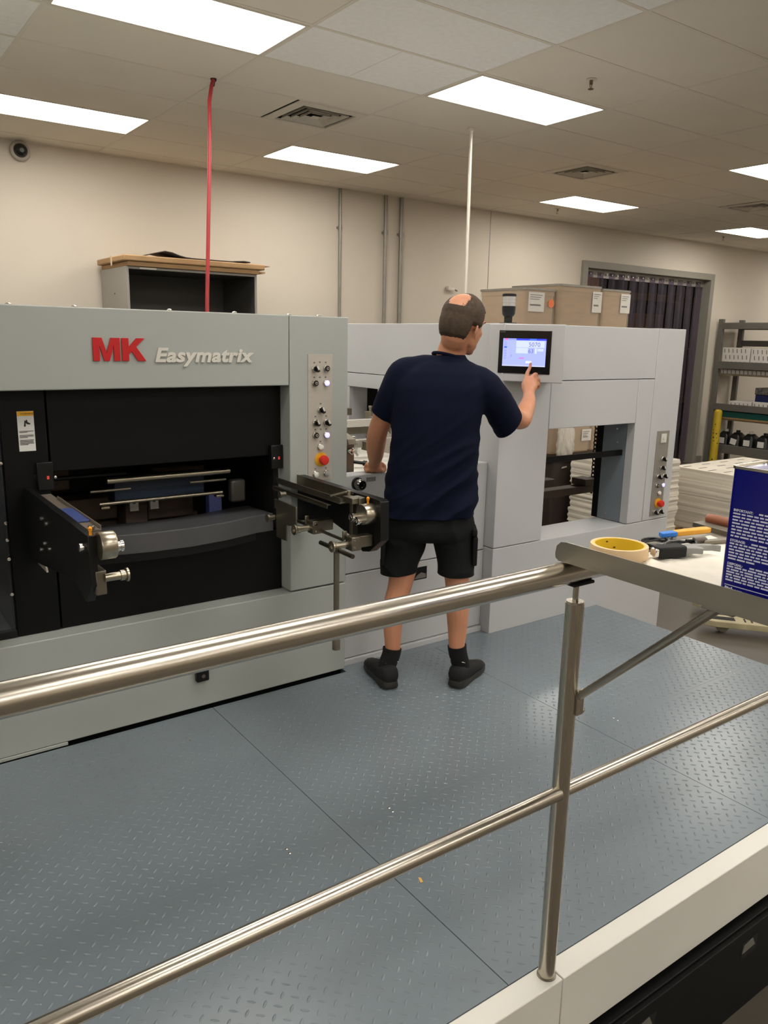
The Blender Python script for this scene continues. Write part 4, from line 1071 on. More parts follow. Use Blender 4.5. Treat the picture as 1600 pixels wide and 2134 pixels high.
for z, y in ((1.02, 2.985), (0.94, 2.975), (0.72, 3.00), (0.62, 3.03), (0.54, 3.02), (0.50, 3.02)):
    b = MB(); b.lathe([(0.0065, 0), (0.005, 0.004), (0.0, 0.005)], (3.852, y, z), (-1, 0, 0), 10); b.build('plate_screw', CHROME, ip)
b = MB(); b.box(3.846, 3.985, 3.086, 3.125, 0.464, 1.30); b.build('guide_strip', BLACK, dl)
b = MB(); b.box(3.121, 3.850, 2.935, 2.950, 0.868, 0.900); b.build('guard_bar', BLACK, dl)
# side wall that faces the press: top beam, lower strip, far jamb
b = MB(); b.box(XA, XA + 0.03, 3.225, 4.9, 1.302, 1.600); b.build('side_beam', WHITE, dl, bevel=0.003)
b = MB(); b.box(XA, XA + 0.03, 3.225, 4.9, 1.215, 1.298); b.build('side_strip', WHITE, dl, bevel=0.002)
b = MB(); b.box(XA, XA + 0.03, 4.235, 4.9, ZF, 1.212).box(XA + 0.03, 2.905, 4.235, 4.25, 0.7, 1.40); b.build('far_jamb', WHITE, dl, bevel=0.002)
b = MB(); b.box(XA, XA + 0.03, 3.225, 3.75, ZF, 1.212); b.build('near_jamb', WHITE, dl, bevel=0.002)
b = MB(); b.box(2.906, 2.99, 4.24, 4.28, 0.6, 1.40); b.build('inner_guide', BLACK, dl)
b = MB(); b.box(XA + 0.031, XB, 3.225, 4.9, 1.575, 1.598); b.build('hood_top', WHITE, dl, smooth=False)
b = MB(); b.box(XA, XB, 4.87, 4.9, 1.22, 1.575).box(XB - 0.03, XB, 3.13, 4.87, 1.22, 1.575); b.build('hood_skirt', WHITE, dl, smooth=False)
b = MB(); b.box(XA, XA + 0.25, 4.7, 4.9, ZF, 1.22).box(XB - 0.12, XB, 4.78, 4.9, ZF, 1.22); b.build('rear_post', WHITE, dl, smooth=False)
# control plate at the right
b = MB(); b.box(4.062, 4.182, YD - 0.0035, YD, 0.486, 1.008); cp = b.build('control_panel', pm('silver_plate_dark', (150, 146, 138), 0.4, metal=0.4, var=0.03), dl, bevel=0.001)
for kind, x, z in (('selector', 4.135, 0.837), ('selector', 4.132, 0.784), ('selector', 4.106, 0.730), ('selector', 4.162, 0.731), ('key', 4.104, 0.675), ('lit', 4.158, 0.675), ('white', 4.130, 0.627), ('estop', 4.130, 0.564), ('selector', 4.104, 0.509), ('selector', 4.158, 0.509)):
    button(kind, x, z, YD - 0.0035, cp)
b = MB(); b.box(4.100, 4.150, YD - 0.009, YD - 0.003, 0.936, 0.990).lathe([(0.012, 0.0055), (0.012, 0.012), (0.0, 0.012)], (4.125, YD, 0.966), (0, -1, 0), 14).box(4.110, 4.118, YD - 0.012, YD - 0.009, 0.942, 0.952); b.build('socket_plate', SILVERP, cp, bevel=0.002)
# angled touch screen housing
ex = Vector((0.4626, -0.8866, 0.0)); ez = Vector((0, 0, 1)); en = Vector((-0.8866, -0.4626, 0.0))
O = Vector((2.750, 2.900, 0.0))
def hs(u, w, z):       # u along the screen from its far to its near side, w out of the screen
    return O + ex * u + en * w + ez * z
b = MB()
poly = [hs(-0.030, 0, 0), hs(0.343, 0, 0), hs(0.343, 0, 0) + Vector((0.20, 0.262, 0)), Vector((2.80, 2.94, 0))]
poly[2] = Vector((3.115, 2.858, 0)); poly[3] = Vector((2.745, 2.945, 0))
rings = [[(p.x, p.y, z) for p in poly] for z in (1.322, 1.597)]
b.loft(rings); hou = b.build('screen_housing', WHITE, dl, bevel=0.004)
def plate(u0, u1, z0, z1, w0, w1):
    vs = [hs(u, w, z) for z in (z0, z1) for w in (w0, w1) for u in (u0, u1)]
    return vs, [(0, 2, 3, 1), (4, 5, 7, 6), (0, 1, 5, 4), (1, 3, 7, 5), (3, 2, 6, 7), (2, 0, 4, 6)]
b = MB(); b.add(*plate(0.017, 0.278, 1.362, 1.5665, -0.01, 0.004)); b.build('screen_bezel', pm('glossy_black_bezel', (14, 14, 15), 0.25, var=0.1), hou, bevel=0.002)
def emis(name, c, s=1.0):
    return pm(name, tuple(v * 0.15 for v in c), 0.25, emit=c, estr=s, var=0.0)
SCB = emis('screen_lavender', (172, 182, 255), 1.0)
b = MB(); b.add(*plate(0.039, 0.254, 1.397, 1.529, 0.0035, 0.0046)); scr = b.build('display', SCB, hou)
bits = [((0.039, 0.106, 1.5205, 1.529), (150, 160, 250)), ((0.106, 0.254, 1.5205, 1.529), (62, 74, 232)), ((0.172, 0.206, 1.5205, 1.529), (70, 120, 246)), ((0.049, 0.063, 1.5205, 1.529), (236, 110, 180)),
        ((0.106, 0.246, 1.487, 1.518), (206, 216, 255)), ((0.106, 0.165, 1.459, 1.485), (206, 216, 255)), ((0.200, 0.209, 1.459, 1.485), (214, 222, 255)), ((0.212, 0.242, 1.470, 1.482), (206, 216, 255)),
        ((0.122, 0.148, 1.432, 1.4395), (206, 132, 240)), ((0.157, 0.186, 1.412, 1.4235), (224, 230, 255)), ((0.039, 0.254, 1.397, 1.4015), (206, 212, 255)),
        ((0.045, 0.060, 1.494, 1.516), (160, 170, 240)), ((0.045, 0.060, 1.483, 1.491), (70, 110, 230))]
for k in range(4):
    bits.append(((0.046, 0.059, 1.466 - 0.012 * k, 1.474 - 0.012 * k), (158, 164, 240)))
grp = {}
for q, c in bits:
    grp.setdefault(c, []).append(q)
for n_, (c, qs) in enumerate(grp.items()):
    b = MB()
    for q in qs:
        lift = 0.0001 * (1 + n_ % 4)
        b.add(*plate(*q, 0.0045, 0.0047 + lift))
    b.build('display_field', emis('screen_%d_%d_%d' % c, c), scr, smooth=False)
INK = emis('screen_ink', (104, 108, 190))
text_at('display_digits', '5070', 0.0290, frame(hs(0.168, 0.0052, 1.4915), ex, ez), INK, scr, extrude=0.0001)
text_at('display_digits', '63', 0.0270, frame(hs(0.167, 0.0052, 1.4615), ex, ez), INK, scr, extrude=0.0001)
text_at('display_digits', '7', 0.0150, frame(hs(0.079, 0.0052, 1.440), ex, ez), INK, scr, extrude=0.0001)
b = MB()
b.add(*plate(0.022, 0.048, 1.5575, 1.5610, 0.004, 0.0044)); b.build('bezel_mark', pm('bezel_grey_print', (96, 96, 98), 0.5), hou)
# signal tower on the roof
tw = (3.02, 3.10)
b = MB(); b.box(tw[0] - 0.036, tw[0] + 0.036, tw[1] - 0.03, tw[1] + 0.03, 1.6005, 1.610); st = b.build('signal_tower', KNOB, dl, bevel=0.002)
b = MB(); b.box(tw[0] - 0.016, tw[0] + 0.016, tw[1] - 0.016, tw[1] + 0.016, 1.610, 1.645); b.build('tower_stem', KNOB, st, bevel=0.003)
b = MB(); b.lathe([(0.026, 0), (0.034, 0.012), (0.036, 0.040), (0.036, 0.052), (0.0, 0.052)], (tw[0], tw[1], 1.642), (0, 0, 1), 24); b.build('tower_base', KNOB, st)
CLEAR = pm('clear_ribbed_lens', (206, 204, 200), 0.18, var=0.12, scale=40, stretch=(6, 6, 0.3), trans=0.35)
b = MB()
for k in range(3):
    b.lathe([(0.0335, 0), (0.0345, 0.001), (0.0345, 0.0155), (0.0335, 0.0165), (0.0, 0.0165)], (tw[0], tw[1], 1.694 + 0.0168 * k), (0, 0, 1), 28)
b.build('tower_lens', CLEAR, st)
b = MB(); b.lathe([(0.037, 0), (0.037, 0.010), (0.034, 0.013), (0.0, 0.013)], (tw[0], tw[1], 1.7445), (0, 0, 1), 24); b.build('tower_cap', KNOB, st)

# --- lifting fork and chain inside the delivery
FORK = pm('brown_lift_steel', (74, 62, 52), 0.55, metal=0.3, var=0.2)
b = MB(); b.box(3.30, 4.14, 3.36, 3.44, 0.545, 0.595).box(4.03, 4.14, 3.34, 3.46, 0.595, 0.640).box(3.30, 4.05, 3.62, 3.70, 0.545, 0.600); b.build('lift_fork', FORK, dl, bevel=0.004)
b = MB()
z = 1.30; k = 0
while z > 0.62:
    a = 0.012
    pts = [(4.170 + (a * math.cos(t_) if k % 2 else 0), 3.40 + (0 if k % 2 else a * math.cos(t_)), z + 0.019 * math.sin(t_)) for t_ in [2 * PI * q / 10 for q in range(10)]]
    b.tube(pts, 0.0042, 6, closed=True); z -= 0.027; k += 1
b.build('lift_chain', pm('oily_chain', (34, 30, 28), 0.45, metal=0.6), dl)
b = MB(); b.box(4.140, 4.195, 3.385, 3.415, 0.560, 0.640).cyl((4.170, 3.40, 0.56), (4.168, 3.40, 0.525), 0.008, 10); b.build('chain_anchor', FORK, dl, bevel=0.004)

# ================================================================ paper stacks, pallets, cartons behind the machine
def pallet(x0, x1, y0, y1, z0, label, group='pallets'):
    t = thing('pallet', label, 'pallet', ((x0 + x1) / 2, (y0 + y1) / 2, z0), group)
    n = 6
    w = (y1 - y0) / (n + (n - 1) * 0.4)
    for k in range(n):
        y = y0 + k * w * 1.4
        mb = MB(); mb.box(x0, x1, y, y + w, z0 + 0.095, z0 + 0.115); mb.build('top_board', WOOD, t)
    for k in range(3):
        x = x0 + (x1 - x0 - 0.09) * k / 2
        mb = MB(); mb.box(x, x + 0.09, y0, y1, z0 + 0.018, z0 + 0.095); mb.build('stringer', WOOD, t)
    for k in range(3):
        y = y0 + (y1 - y0 - 0.1) * k / 2
        mb = MB(); mb.box(x0, x1, y, y + 0.1, z0, z0 + 0.018); mb.build('bottom_board', WOOD, t)
    return t
def stack(name, label, x0, x1, y0, y1, z0, z1, bands, seed, printed=False):
    rg = random.Random(seed)
    t = thing(name, label, 'paper stack', ((x0 + x1) / 2, (y0 + y1) / 2, z0), 'stacks of white paper')
    z = z0
    hs_ = [(z1 - z0) / bands * rg.uniform(0.75, 1.25) for _ in range(bands)]
    sc_ = (z1 - z0) / sum(hs_)
    for k, h in enumerate(hs_):
        h *= sc_
        dx, dy = rg.uniform(-0.012, 0.012), rg.uniform(-0.012, 0.012)
        lean = 0.0
        mb = MB()
        rings = []
        for q in range(5):
            zz = z + h * q / 4
            w = 0.004 * math.sin(q * 1.6 + k)
            rings.append([(x0 + dx - w, y0 + dy - w, zz), (x1 + dx + w, y0 + dy - w, zz), (x1 + dx + w, y1 + dy + w, zz), (x0 + dx - w, y1 + dy + w, zz)])
        mb.loft(rings); mb.build('paper_ream', PAPERS, t, smooth=False)
        z += h
    if printed:
        mb = MB()
        for r in range(5):
            for c in range(4):
                yy = y0 + 0.08 + (y1 - y0 - 0.2) * r / 4; xx = x0 + 0.05 + (x1 - x0) * c / 4 + (0.06 if r % 2 else 0)
                mb.box(xx, xx + 0.14, yy, yy + 0.022, z1 + 0.0005, z1 + 0.0015)
        mb.build('printed_bars', pm('grey_print', (118, 112, 104), 0.7), t, smooth=False)
    return t
pallet(6.10, 6.98, 4.48, 5.36, ZF, 'wooden pallet under the paper stack right behind the delivery unit', 'pallets under the paper')
stack('paper_stack', 'tall white paper stack on a pallet seen through the machine window', 6.16, 6.90, 4.55, 5.30, ZF + 0.1152, 0.405, 12, 3)
pallet(7.36, 8.85, 4.15, 5.10, ZF, 'wooden pallet under the wide low paper stack', 'pallets under the paper')
stack('paper_stack', 'wide low stack of white printed sheets beside the blue can', 7.42, 8.80, 4.22, 5.00, ZF + 0.1152, 0.235, 7, 8, True)

# cartons wrapped in film on a dark bench
BENCH = pm('dark_brown_bench', (62, 50, 40), 0.6, var=0.15)
bn = thing('bench', 'dark brown bench behind the machine carrying the film-wrapped cartons', 'bench', (6.5, 6.0, ZF))
b = MB(); b.box(5.60, 7.50, 5.62, 6.45, 0.30, 0.36); b.build('bench_top', BENCH, bn, bevel=0.004)
for x in (5.64, 7.38):
    for y in (5.66, 6.33):
        b = MB(); b.box(x, x + 0.08, y, y + 0.08, ZF, 0.30); b.build('leg', BENCH, bn)
b = MB(); b.box(5.72, 7.38, 5.70, 5.74, -0.32, -0.24); b.build('stretcher', BENCH, bn)
FILM = pm('stretch_film', (212, 206, 194), 0.18, var=0.08, scale=12, alpha=0.30, bump=0.7, bscale=14, stretch=(1, 1, 0.5))
LABW = pm('shipping_label', (214, 210, 202), 0.6, var=0.02)
def carton(label, x0, x1, y0, y1, z0, z1, labels, dot=False, round_=False):
    t = thing('wrapped_carton', label, 'box', ((x0 + x1) / 2, (y0 + y1) / 2, z0), 'film-wrapped cartons behind the machine')
    mb = MB()
    r = 0.05
    mb.loft([rrect(x0, x1, y0, y1, r, z, 4) for z in (z0, z1 - 0.05)]); mb.build('carton_body', CARD, t, angle=40)
    mb = MB(); mb.loft([rrect(x0 - 0.006, x1 + 0.006, y0 - 0.006, y1 + 0.006, r, z, 4) for z in (z1 - 0.06, z1 - 0.004)] + [rrect(x0 + 0.004, x1 - 0.004, y0 + 0.004, y1 - 0.004, r, z1, 4)]); mb.build('carton_lid', CARD, t, angle=40)
    mb = MB(); mb.loft([rrect(x0 - 0.012, x1 + 0.012, y0 - 0.012, y1 + 0.012, r, z, 4) for z in (z0 + 0.01, z0 + 0.4 * (z1 - z0), z1 + 0.004)] + [rrect(x0 - 0.002, x1 + 0.002, y0 - 0.002, y1 + 0.002, r, z1 + 0.012, 4)], caps=False); mb.build('stretch_wrap', FILM, t, angle=40)
    mb = MB(); mb.loft([rrect(x0 - 0.016, x1 + 0.016, y0 - 0.016, y1 + 0.016, r, z, 4) for z in (z1 - 0.012, z1 + 0.008)], caps=False); mb.build('rim_band', GALV, t, angle=40)
    for lx0, lx1, lz0, lz1 in labels:
        mb = MB(); mb.box(lx0, lx1, y0 - 0.016, y0 - 0.014, lz0, lz1); lo = mb.build('shipping_label', LABW, t)
        mb = MB(); mb.box(lx0 + 0.02, lx1 - 0.05, y0 - 0.0175, y0 - 0.016, lz0 + (lz1 - lz0) * 0.30, lz0 + (lz1 - lz0) * 0.38)
        for q in range(3):
            mb.box(lx0 + 0.02, lx1 - 0.03 - 0.02 * q, y0 - 0.0175, y0 - 0.016, lz1 - 0.03 - 0.02 * q, lz1 - 0.024 - 0.02 * q)
        mb.build('label_print', pm('faint_label_print', (120, 116, 112), 0.6), lo, smooth=False)
    if dot:
        mb = MB(); mb.lathe([(0.042, 0), (0.042, 0.002), (0.0, 0.002)], (x0 + 0.36, y0 - 0.014, z1 - 0.13), (0, -1, 0), 20); mb.build('round_sticker', pm('orange_sticker', (236, 128, 78), 0.5), t)
carton('leftmost film-wrapped carton, with an orange dot sticker, behind the touch screen', 5.72, 6.150, 5.66, 6.30, 0.3605, 2.015, [(5.76, 5.98, 1.80, 1.985)], True)
carton('middle and tallest film-wrapped carton behind the delivery unit', 6.188, 6.822, 5.64, 6.32, 0.3605, 2.075, [(6.675, 6.820, 1.82, 2.03), (6.665, 6.815, 0.475, 0.60)])
carton('rightmost film-wrapped carton, next to the strip curtain', 6.860, 7.330, 5.66, 6.30, 0.3605, 2.060, [(7.155, 7.315, 1.83, 2.03)])
lump('plastic_bag', 'crumpled clear plastic bag hanging in front of the carton, seen through the window', (6.27, 5.50, 0.486), 0.11, 0.06, 0.24, 5.0, pm('crumpled_film', (214, 208, 196), 0.25, var=0.1, scale=14, alpha=0.75, bump=0.8, bscale=20), 'bag')
t = thing('waste_bin', 'dark brown tapered bin under the cartons, seen through the window', 'bin', (6.24, 5.45, ZF))
BINM = pm('dark_bin', (52, 42, 36), 0.6, var=0.15)
b = MB(); b.loft([rrect(6.02, 6.34, 5.40, 5.56, 0.03, z_, 3) for z_ in (ZF,)] + [rrect(5.96, 6.42, 5.38, 5.60, 0.03, z_, 3) for z_ in (0.34,)]); b.build('bin_body', BINM, t, angle=40)
b = MB(); b.loft([rrect(5.94, 6.44, 5.37, 5.61, 0.03, z_, 3) for z_ in (0.325, 0.352)]); b.build('bin_rim', BINM, t, angle=40)
b = MB(); b.prism([(6.10, 0.255), (6.17, 0.262), (6.175, 0.272), (6.12, 0.270)], 'y', 5.372, 5.386); b.build('bin_mark', pm('bin_mark_pale', (176, 168, 156), 0.5), t)

# ================================================================ pallet jack on the shop floor
CREAM = pm('worn_cream_paint', (166, 156, 124), 0.5, var=0.14, scale=9)
pj = thing('pallet_jack', 'worn cream pallet jack with its fork on the floor under the tray', 'pallet jack', (5.7, 2.6, ZF))
MJ = frame((5.02, 3.02, 0), (0.64, -0.77, 0), (0.77, 0.64, 0))
def jk(name, b, m, bevel=0.004):
    me = b.mesh(name); me.transform(MJ); me.materials.append(m); return place(name, me, pj, bevel=bevel)
for y0 in (0.0, 0.42):
    b = MB(); zt = -0.42
    b.prism([(0.0, y0 + 0.05), (0.03, y0 + 0.01), (0.10, y0), (1.15, y0), (1.15, y0 + 0.16), (0.10, y0 + 0.16), (0.03, y0 + 0.14), (0.0, y0 + 0.11)], 'z', zt - 0.045, zt); jk('fork', b, CREAM)
    b = MB(); b.box(0.08, 0.24, y0 + 0.045, y0 + 0.115, zt - 0.002, zt + 0.0015); jk('fork_slot', b, RUBBER, 0)
    b = MB(); b.cyl((0.16, y0 + 0.05, zt - 0.05), (0.16, y0 + 0.11, zt - 0.05), 0.045, 18); jk('load_roller', b, pm('roller_grey', (120, 112, 96), 0.5))
    for q in (0.30, 0.345):
        b = MB(); b.box(q, q + 0.012, y0 + 0.04, y0 + 0.11, zt + 0.0, zt + 0.0015); jk('fork_vent', b, RUBBER, 0)
b = MB(); b.box(1.15, 1.32, 0.0, 0.58, -0.46, -0.30).box(1.20, 1.34, 0.16, 0.42, -0.30, -0.10); jk('frame', b, CREAM)
b = MB(); b.cyl((1.42, 0.22, -0.43), (1.42, 0.36, -0.43), 0.09, 22); jk('steer_wheel', b, RUBBER)
b = MB(); b.cyl((1.36, 0.29, -0.15), (1.62, 0.29, 0.62), 0.018, 14); jk('handle_bar', b, CREAM)
b = MB(); b.tube([(1.60, 0.20, 0.62), (1.60, 0.20, 0.74), (1.64, 0.29, 0.78), (1.60, 0.38, 0.74), (1.60, 0.38, 0.62)], 0.014, 10); jk('handle_loop', b, RUBBER)

# ================================================================ grey cabinet by the wall with cardboard on top
CABG = pm('cabinet_grey', (150, 146, 138), 0.5, var=0.05, scale=3)
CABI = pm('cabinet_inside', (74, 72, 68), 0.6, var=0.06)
cab = thing('metal_cabinet', 'open grey metal cabinet standing against the back wall', 'cabinet', (2.96, 7.5, ZF))
b = MB(); b.box(2.330, 2.352, 7.15, 7.90, ZF, 2.085); b.build('side_panel', CABG, cab, bevel=0.002)
b = MB(); b.box(3.568, 3.590, 7.15, 7.90, ZF, 2.085); b.build('side_panel', CABG, cab, bevel=0.002)
b = MB(); b.box(2.352, 3.568, 7.15, 7.90, 2.063, 2.085); b.build('top_panel', CABG, cab, bevel=0.002)
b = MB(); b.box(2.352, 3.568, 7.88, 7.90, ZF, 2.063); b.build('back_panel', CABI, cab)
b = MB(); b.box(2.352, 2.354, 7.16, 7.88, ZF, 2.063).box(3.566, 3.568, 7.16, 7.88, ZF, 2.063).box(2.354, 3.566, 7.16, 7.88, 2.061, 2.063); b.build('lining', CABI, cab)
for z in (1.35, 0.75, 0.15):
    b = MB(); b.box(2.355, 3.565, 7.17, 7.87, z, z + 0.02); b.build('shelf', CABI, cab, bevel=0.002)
b = MB(); b.box(2.45, 2.60, 7.148, 7.150, 2.066, 2.080); b.build('tape_scrap', PAPER, cab)
b = MB(); b.lathe([(0.006, 0), (0.006, 0.003), (0.0, 0.003)], (2.330, 7.50, 1.86), (-1, 0, 0), 8); b.build('side_screw', RUBBER, cab)
t = thing('cardboard_slab', 'flat brown carton lying across the top of the metal cabinet', 'box', (3.0, 7.5, 2.085))
b = MB(); b.box(2.335, 3.60, 7.12, 7.88, 2.0855, 2.125); b.build('lower_flap', CARD, t, bevel=0.006)
b = MB(); b.box(2.30, 3.655, 7.10, 7.90, 2.126, 2.178); b.build('upper_slab', CARD, t, bevel=0.010)
b = MB(); b.box(3.60, 3.68, 7.15, 7.5, 2.100, 2.116).box(3.62, 3.76, 7.2, 7.6, 2.172, 2.176); b.build('loose_flap', CARD, t)
b = MB(); b.box(2.295, 2.300, 7.44, 7.47, 2.10, 2.185).box(2.30, 2.40, 7.44, 7.47, 2.178, 2.181); b.build('binding_strap', pm('pale_strap', (206, 190, 156), 0.6), t)
vs, fs = [], []
nx = 14
for i in range(nx + 1):
    x = 2.62 + 0.90 * i / nx
    zz = 2.183 + 0.045 * math.exp(-((i - 1.2) / 1.8) ** 2) + 0.012 * math.exp(-((i - 13) / 1.2) ** 2)
    for y in (7.14, 7.55):
        vs.append((x, y, zz))
for i in range(nx):
    fs.append((2 * i, 2 * i + 2, 2 * i + 3, 2 * i + 1))
me = bpy.data.meshes.new('rubber_sheet'); me.from_pydata(vs, [], fs); me.materials.append(pm('dark_sheet', (62, 56, 52), 0.6)); me.update()
o = place('rubber_sheet', me); so = o.modifiers.new('thick', 'SOLIDIFY'); so.thickness = 0.008; so.offset = 1
tag(o, 'curled dark sheet lying on the flat carton above the cabinet', 'sheet')

# ================================================================ storage shelves, bollard and stock at the right
RACKG = pm('shelf_grey_paint', (98, 95, 88), 0.5, var=0.06, scale=4)
sh = thing('storage_shelves', 'grey steel shelving with boxes along the right wall by the yellow bollard', 'shelving', (13.0, 6.4, ZF))
SX0, SX1, SY0, SY1 = 12.66, 13.34, 4.9, 7.91
for y in (SY0, SY1 - 0.085):
    for x in (SX0, SX1 - 0.06):
        b = MB(); b.box(x, x + 0.06, y, y + 0.085, ZF, 1.945); b.build('upright', RACKG, sh, bevel=0.004)
for zt, zb in ((1.885, 1.780), (1.242, 1.120), (0.530, 0.420), (-0.163, -0.310)):
    b = MB(); b.box(SX0 - 0.012, SX0 + 0.04, SY0 + 0.085, SY1 - 0.085, zb, zt); b.build('beam', RACKG, sh, bevel=0.004)
    b = MB(); b.box(SX1 - 0.05, SX1, SY0 + 0.085, SY1 - 0.085, zb, zt); b.build('beam', RACKG, sh, bevel=0.004)
    b = MB(); b.box(SX0 + 0.04, SX1 - 0.05, SY0 + 0.02, SY1 - 0.02, zb + 0.02, zb + 0.04); b.build('shelf_board', pm('shelf_board', (120, 104, 78), 0.7, var=0.1), sh)
b = MB(); b.box(SX1 - 0.05, SX1, SY0 + 0.085, SY1 - 0.085, 1.50, 1.60); b.build('beam', RACKG, sh, bevel=0.004)
def stripe_box(label, y0, y1, x0, x1, z0, z1, rows, group):
    t = thing('paper_carton', label, 'box', ((x0 + x1) / 2, (y0 + y1) / 2, z0), group)
    mb = MB(); mb.box(x0, x1, y0, y1, z0, z1); mb.build('carton_body', pm('white_carton', (206, 200, 192), 0.6, var=0.03), t, bevel=0.006)
    mb = MB()
    for r in range(rows):
        n_ = int((y1 - y0 - 0.02) / 0.075)
        for k in range(n_):
            yy = y1 - 0.03 - k * 0.075 - (0.03 if r % 2 else 0); zz = z0 + (z1 - z0) * (r + 0.5) / rows
            mb.prism([(yy, zz + 0.034), (yy - 0.012, zz + 0.034), (yy - 0.020, zz - 0.034), (yy - 0.008, zz - 0.034)], 'x', x0 - 0.0015, x0 - 0.0003)
    mb.build('carton_print', pm('carton_dark_print', (92, 84, 80), 0.6), t, smooth=False)['kind'] = 'stuff'
G = 'white printed cartons on the shelves'
stripe_box('white dash-printed carton on the second shelf, next to the upright', 7.32, 7.815, 12.72, 13.24, 1.161, 1.475, 3, G)
stripe_box('white dash-printed carton on the second shelf, cut off by the right edge', 6.50, 7.30, 12.72, 13.24, 1.161, 1.465, 3, G)
stripe_box('white carton under the second shelf beam, next to the upright', 6.9, 7.815, 12.74, 13.2, 1.035, 1.112, 1, G)
stripe_box('low white box on the third shelf behind the beam', 7.20, 7.60, 12.74, 13.2, 0.4605, 0.585, 1, G)
stripe_box('low white printed carton on the third shelf under the blue crate', 6.55, 7.18, 12.74, 13.2, 0.4605, 0.60, 1, G)
b = MB(); b.box(SX0 + 0.04, SX1 - 0.05, SY0 + 0.02, SY1 - 0.09, 1.010, 1.034); b.build('shelf_board', MATS['shelf_board'], sh)
t = thing('blue_crate', 'dark blue crate with a printed lid on the third shelf', 'crate', (13.0, 6.9, 0.6005))
b = MB(); b.box(12.76, 13.18, 6.6, 7.16, 0.6005, 0.72); b.build('crate_body', pm('navy_crate', (24, 30, 72), 0.5), t, bevel=0.006)
b = MB(); b.box(12.75, 13.19, 6.59, 7.17, 0.72, 0.83); b.build('crate_lid', pm('crate_lid_pattern', (110, 106, 100), 0.6, col2=(40, 38, 38), scale=26), t, bevel=0.006)
b = MB(); b.box(SX0 + 0.04, SX1 - 0.05, SY0 + 0.02, SY1 - 0.09, 0.255, 0.280); b.build('shelf_board', MATS['shelf_board'], sh)
t = thing('teal_board', 'teal board lying just under the third shelf beam', 'board', (12.95, 6.7, 0.281))
b = MB(); b.box(12.70, 13.2, 5.6, 7.74, 0.305, 0.405); b.build('board_slab', pm('teal_paint', (24, 84, 78), 0.5, var=0.08), t, bevel=0.004)
b = MB(); b.box(12.69, 13.22, 5.58, 7.76, 0.281, 0.304); b.build('board_edge', WOOD, t)
t = thing('flat_parcel', 'pale flat parcel on the top shelf', 'parcel', (13.0, 7.2, 1.821))
b = MB(); b.box(12.72, 13.25, 6.9, 7.80, 1.821, 1.850); b.build('parcel_body', PAPER, t, bevel=0.01)
b = MB(); b.box(12.715, 13.255, 7.30, 7.35, 1.8208, 1.8515); b.build('parcel_tape', pm('carton_tape', (150, 116, 74), 0.4), t)
JUG = pm('black_jug_plastic', (24, 24, 24), 0.3, var=0.15)
for k, (y, lb) in enumerate(((7.66, 'black jug on the bottom shelf right behind the yellow bollard'), (7.44, 'black jug with a tilted white label, second from the bollard'), (7.20, 'black jug with a clear neck, third from the bollard'), (6.95, 'black jug on the bottom shelf, fourth from the bollard'))):
    x = 12.86
    t = thing('jug', lb, 'jug', (x, y, -0.269), 'black jugs on the bottom shelf')
    b = MB(); b.loft([rrect(x - 0.13, x + 0.13, y - 0.10, y + 0.10, 0.04, z_, 4) for z_ in (-0.269, -0.02)] + [rrect(x - 0.06, x + 0.06, y - 0.05, y + 0.05, 0.03, 0.05, 4)]); b.build('jug_body', JUG, t, angle=50)
    b = MB(); b.lathe([(0.035, 0), (0.035, 0.04), (0.0, 0.04)], (x, y, 0.05), (0, 0, 1), 16); b.build('jug_cap', [LENSW, JUG, LENSW, JUG][k], t)
    b = MB(); b.box(x - 0.134, x - 0.1305, -0.055, 0.055, -0.05, 0.05, Matrix.Translation((0, y, -0.10)) @ Matrix.Rotation(0.2 if k == 1 else 0, 4, 'X')); b.build('jug_label', LABW, t)
t = thing('bollard', 'yellow steel bollard in front of the grey shelving', 'bollard', (12.44, 7.60, ZF))
YB = pm('bollard_yellow', (186, 158, 32), 0.5, var=0.1, scale=5)
b = MB(); b.lathe([(0.066, 0), (0.066, 0.915), (0.058, 0.945), (0.035, 0.965), (0.0, 0.97)], (12.44, 7.60, ZF), (0, 0, 1), 24); b.build('bollard_post', YB, t)
b = MB()
rb = random.Random(3)
for k in range(9):
    a = rb.uniform(3.0, 4.6); z_ = rb.uniform(-0.42, 0.2)
    p = Vector((12.44 + 0.0665 * math.cos(a), 7.60 + 0.0665 * math.sin(a), z_)); n_ = Vector((math.cos(a), math.sin(a), 0))
    b.lathe([(rb.uniform(0.006, 0.014), 0), (0.004, 0.001), (0.0, 0.001)], p, n_, 7)
b.build('scuff_marks', RUBBER, t)['kind'] = 'stuff'
b = MB(); b.cyl((12.44, 7.60, ZF), (12.44, 7.60, ZF + 0.012), 0.10, 20); b.build('base_plate', RACKG, t)
b = MB(); b.box(12.43, 12.6, 7.92, 7.958, ZF, ZF + 0.12); struct(b.build('baseboard_back', CASE, smooth=False))
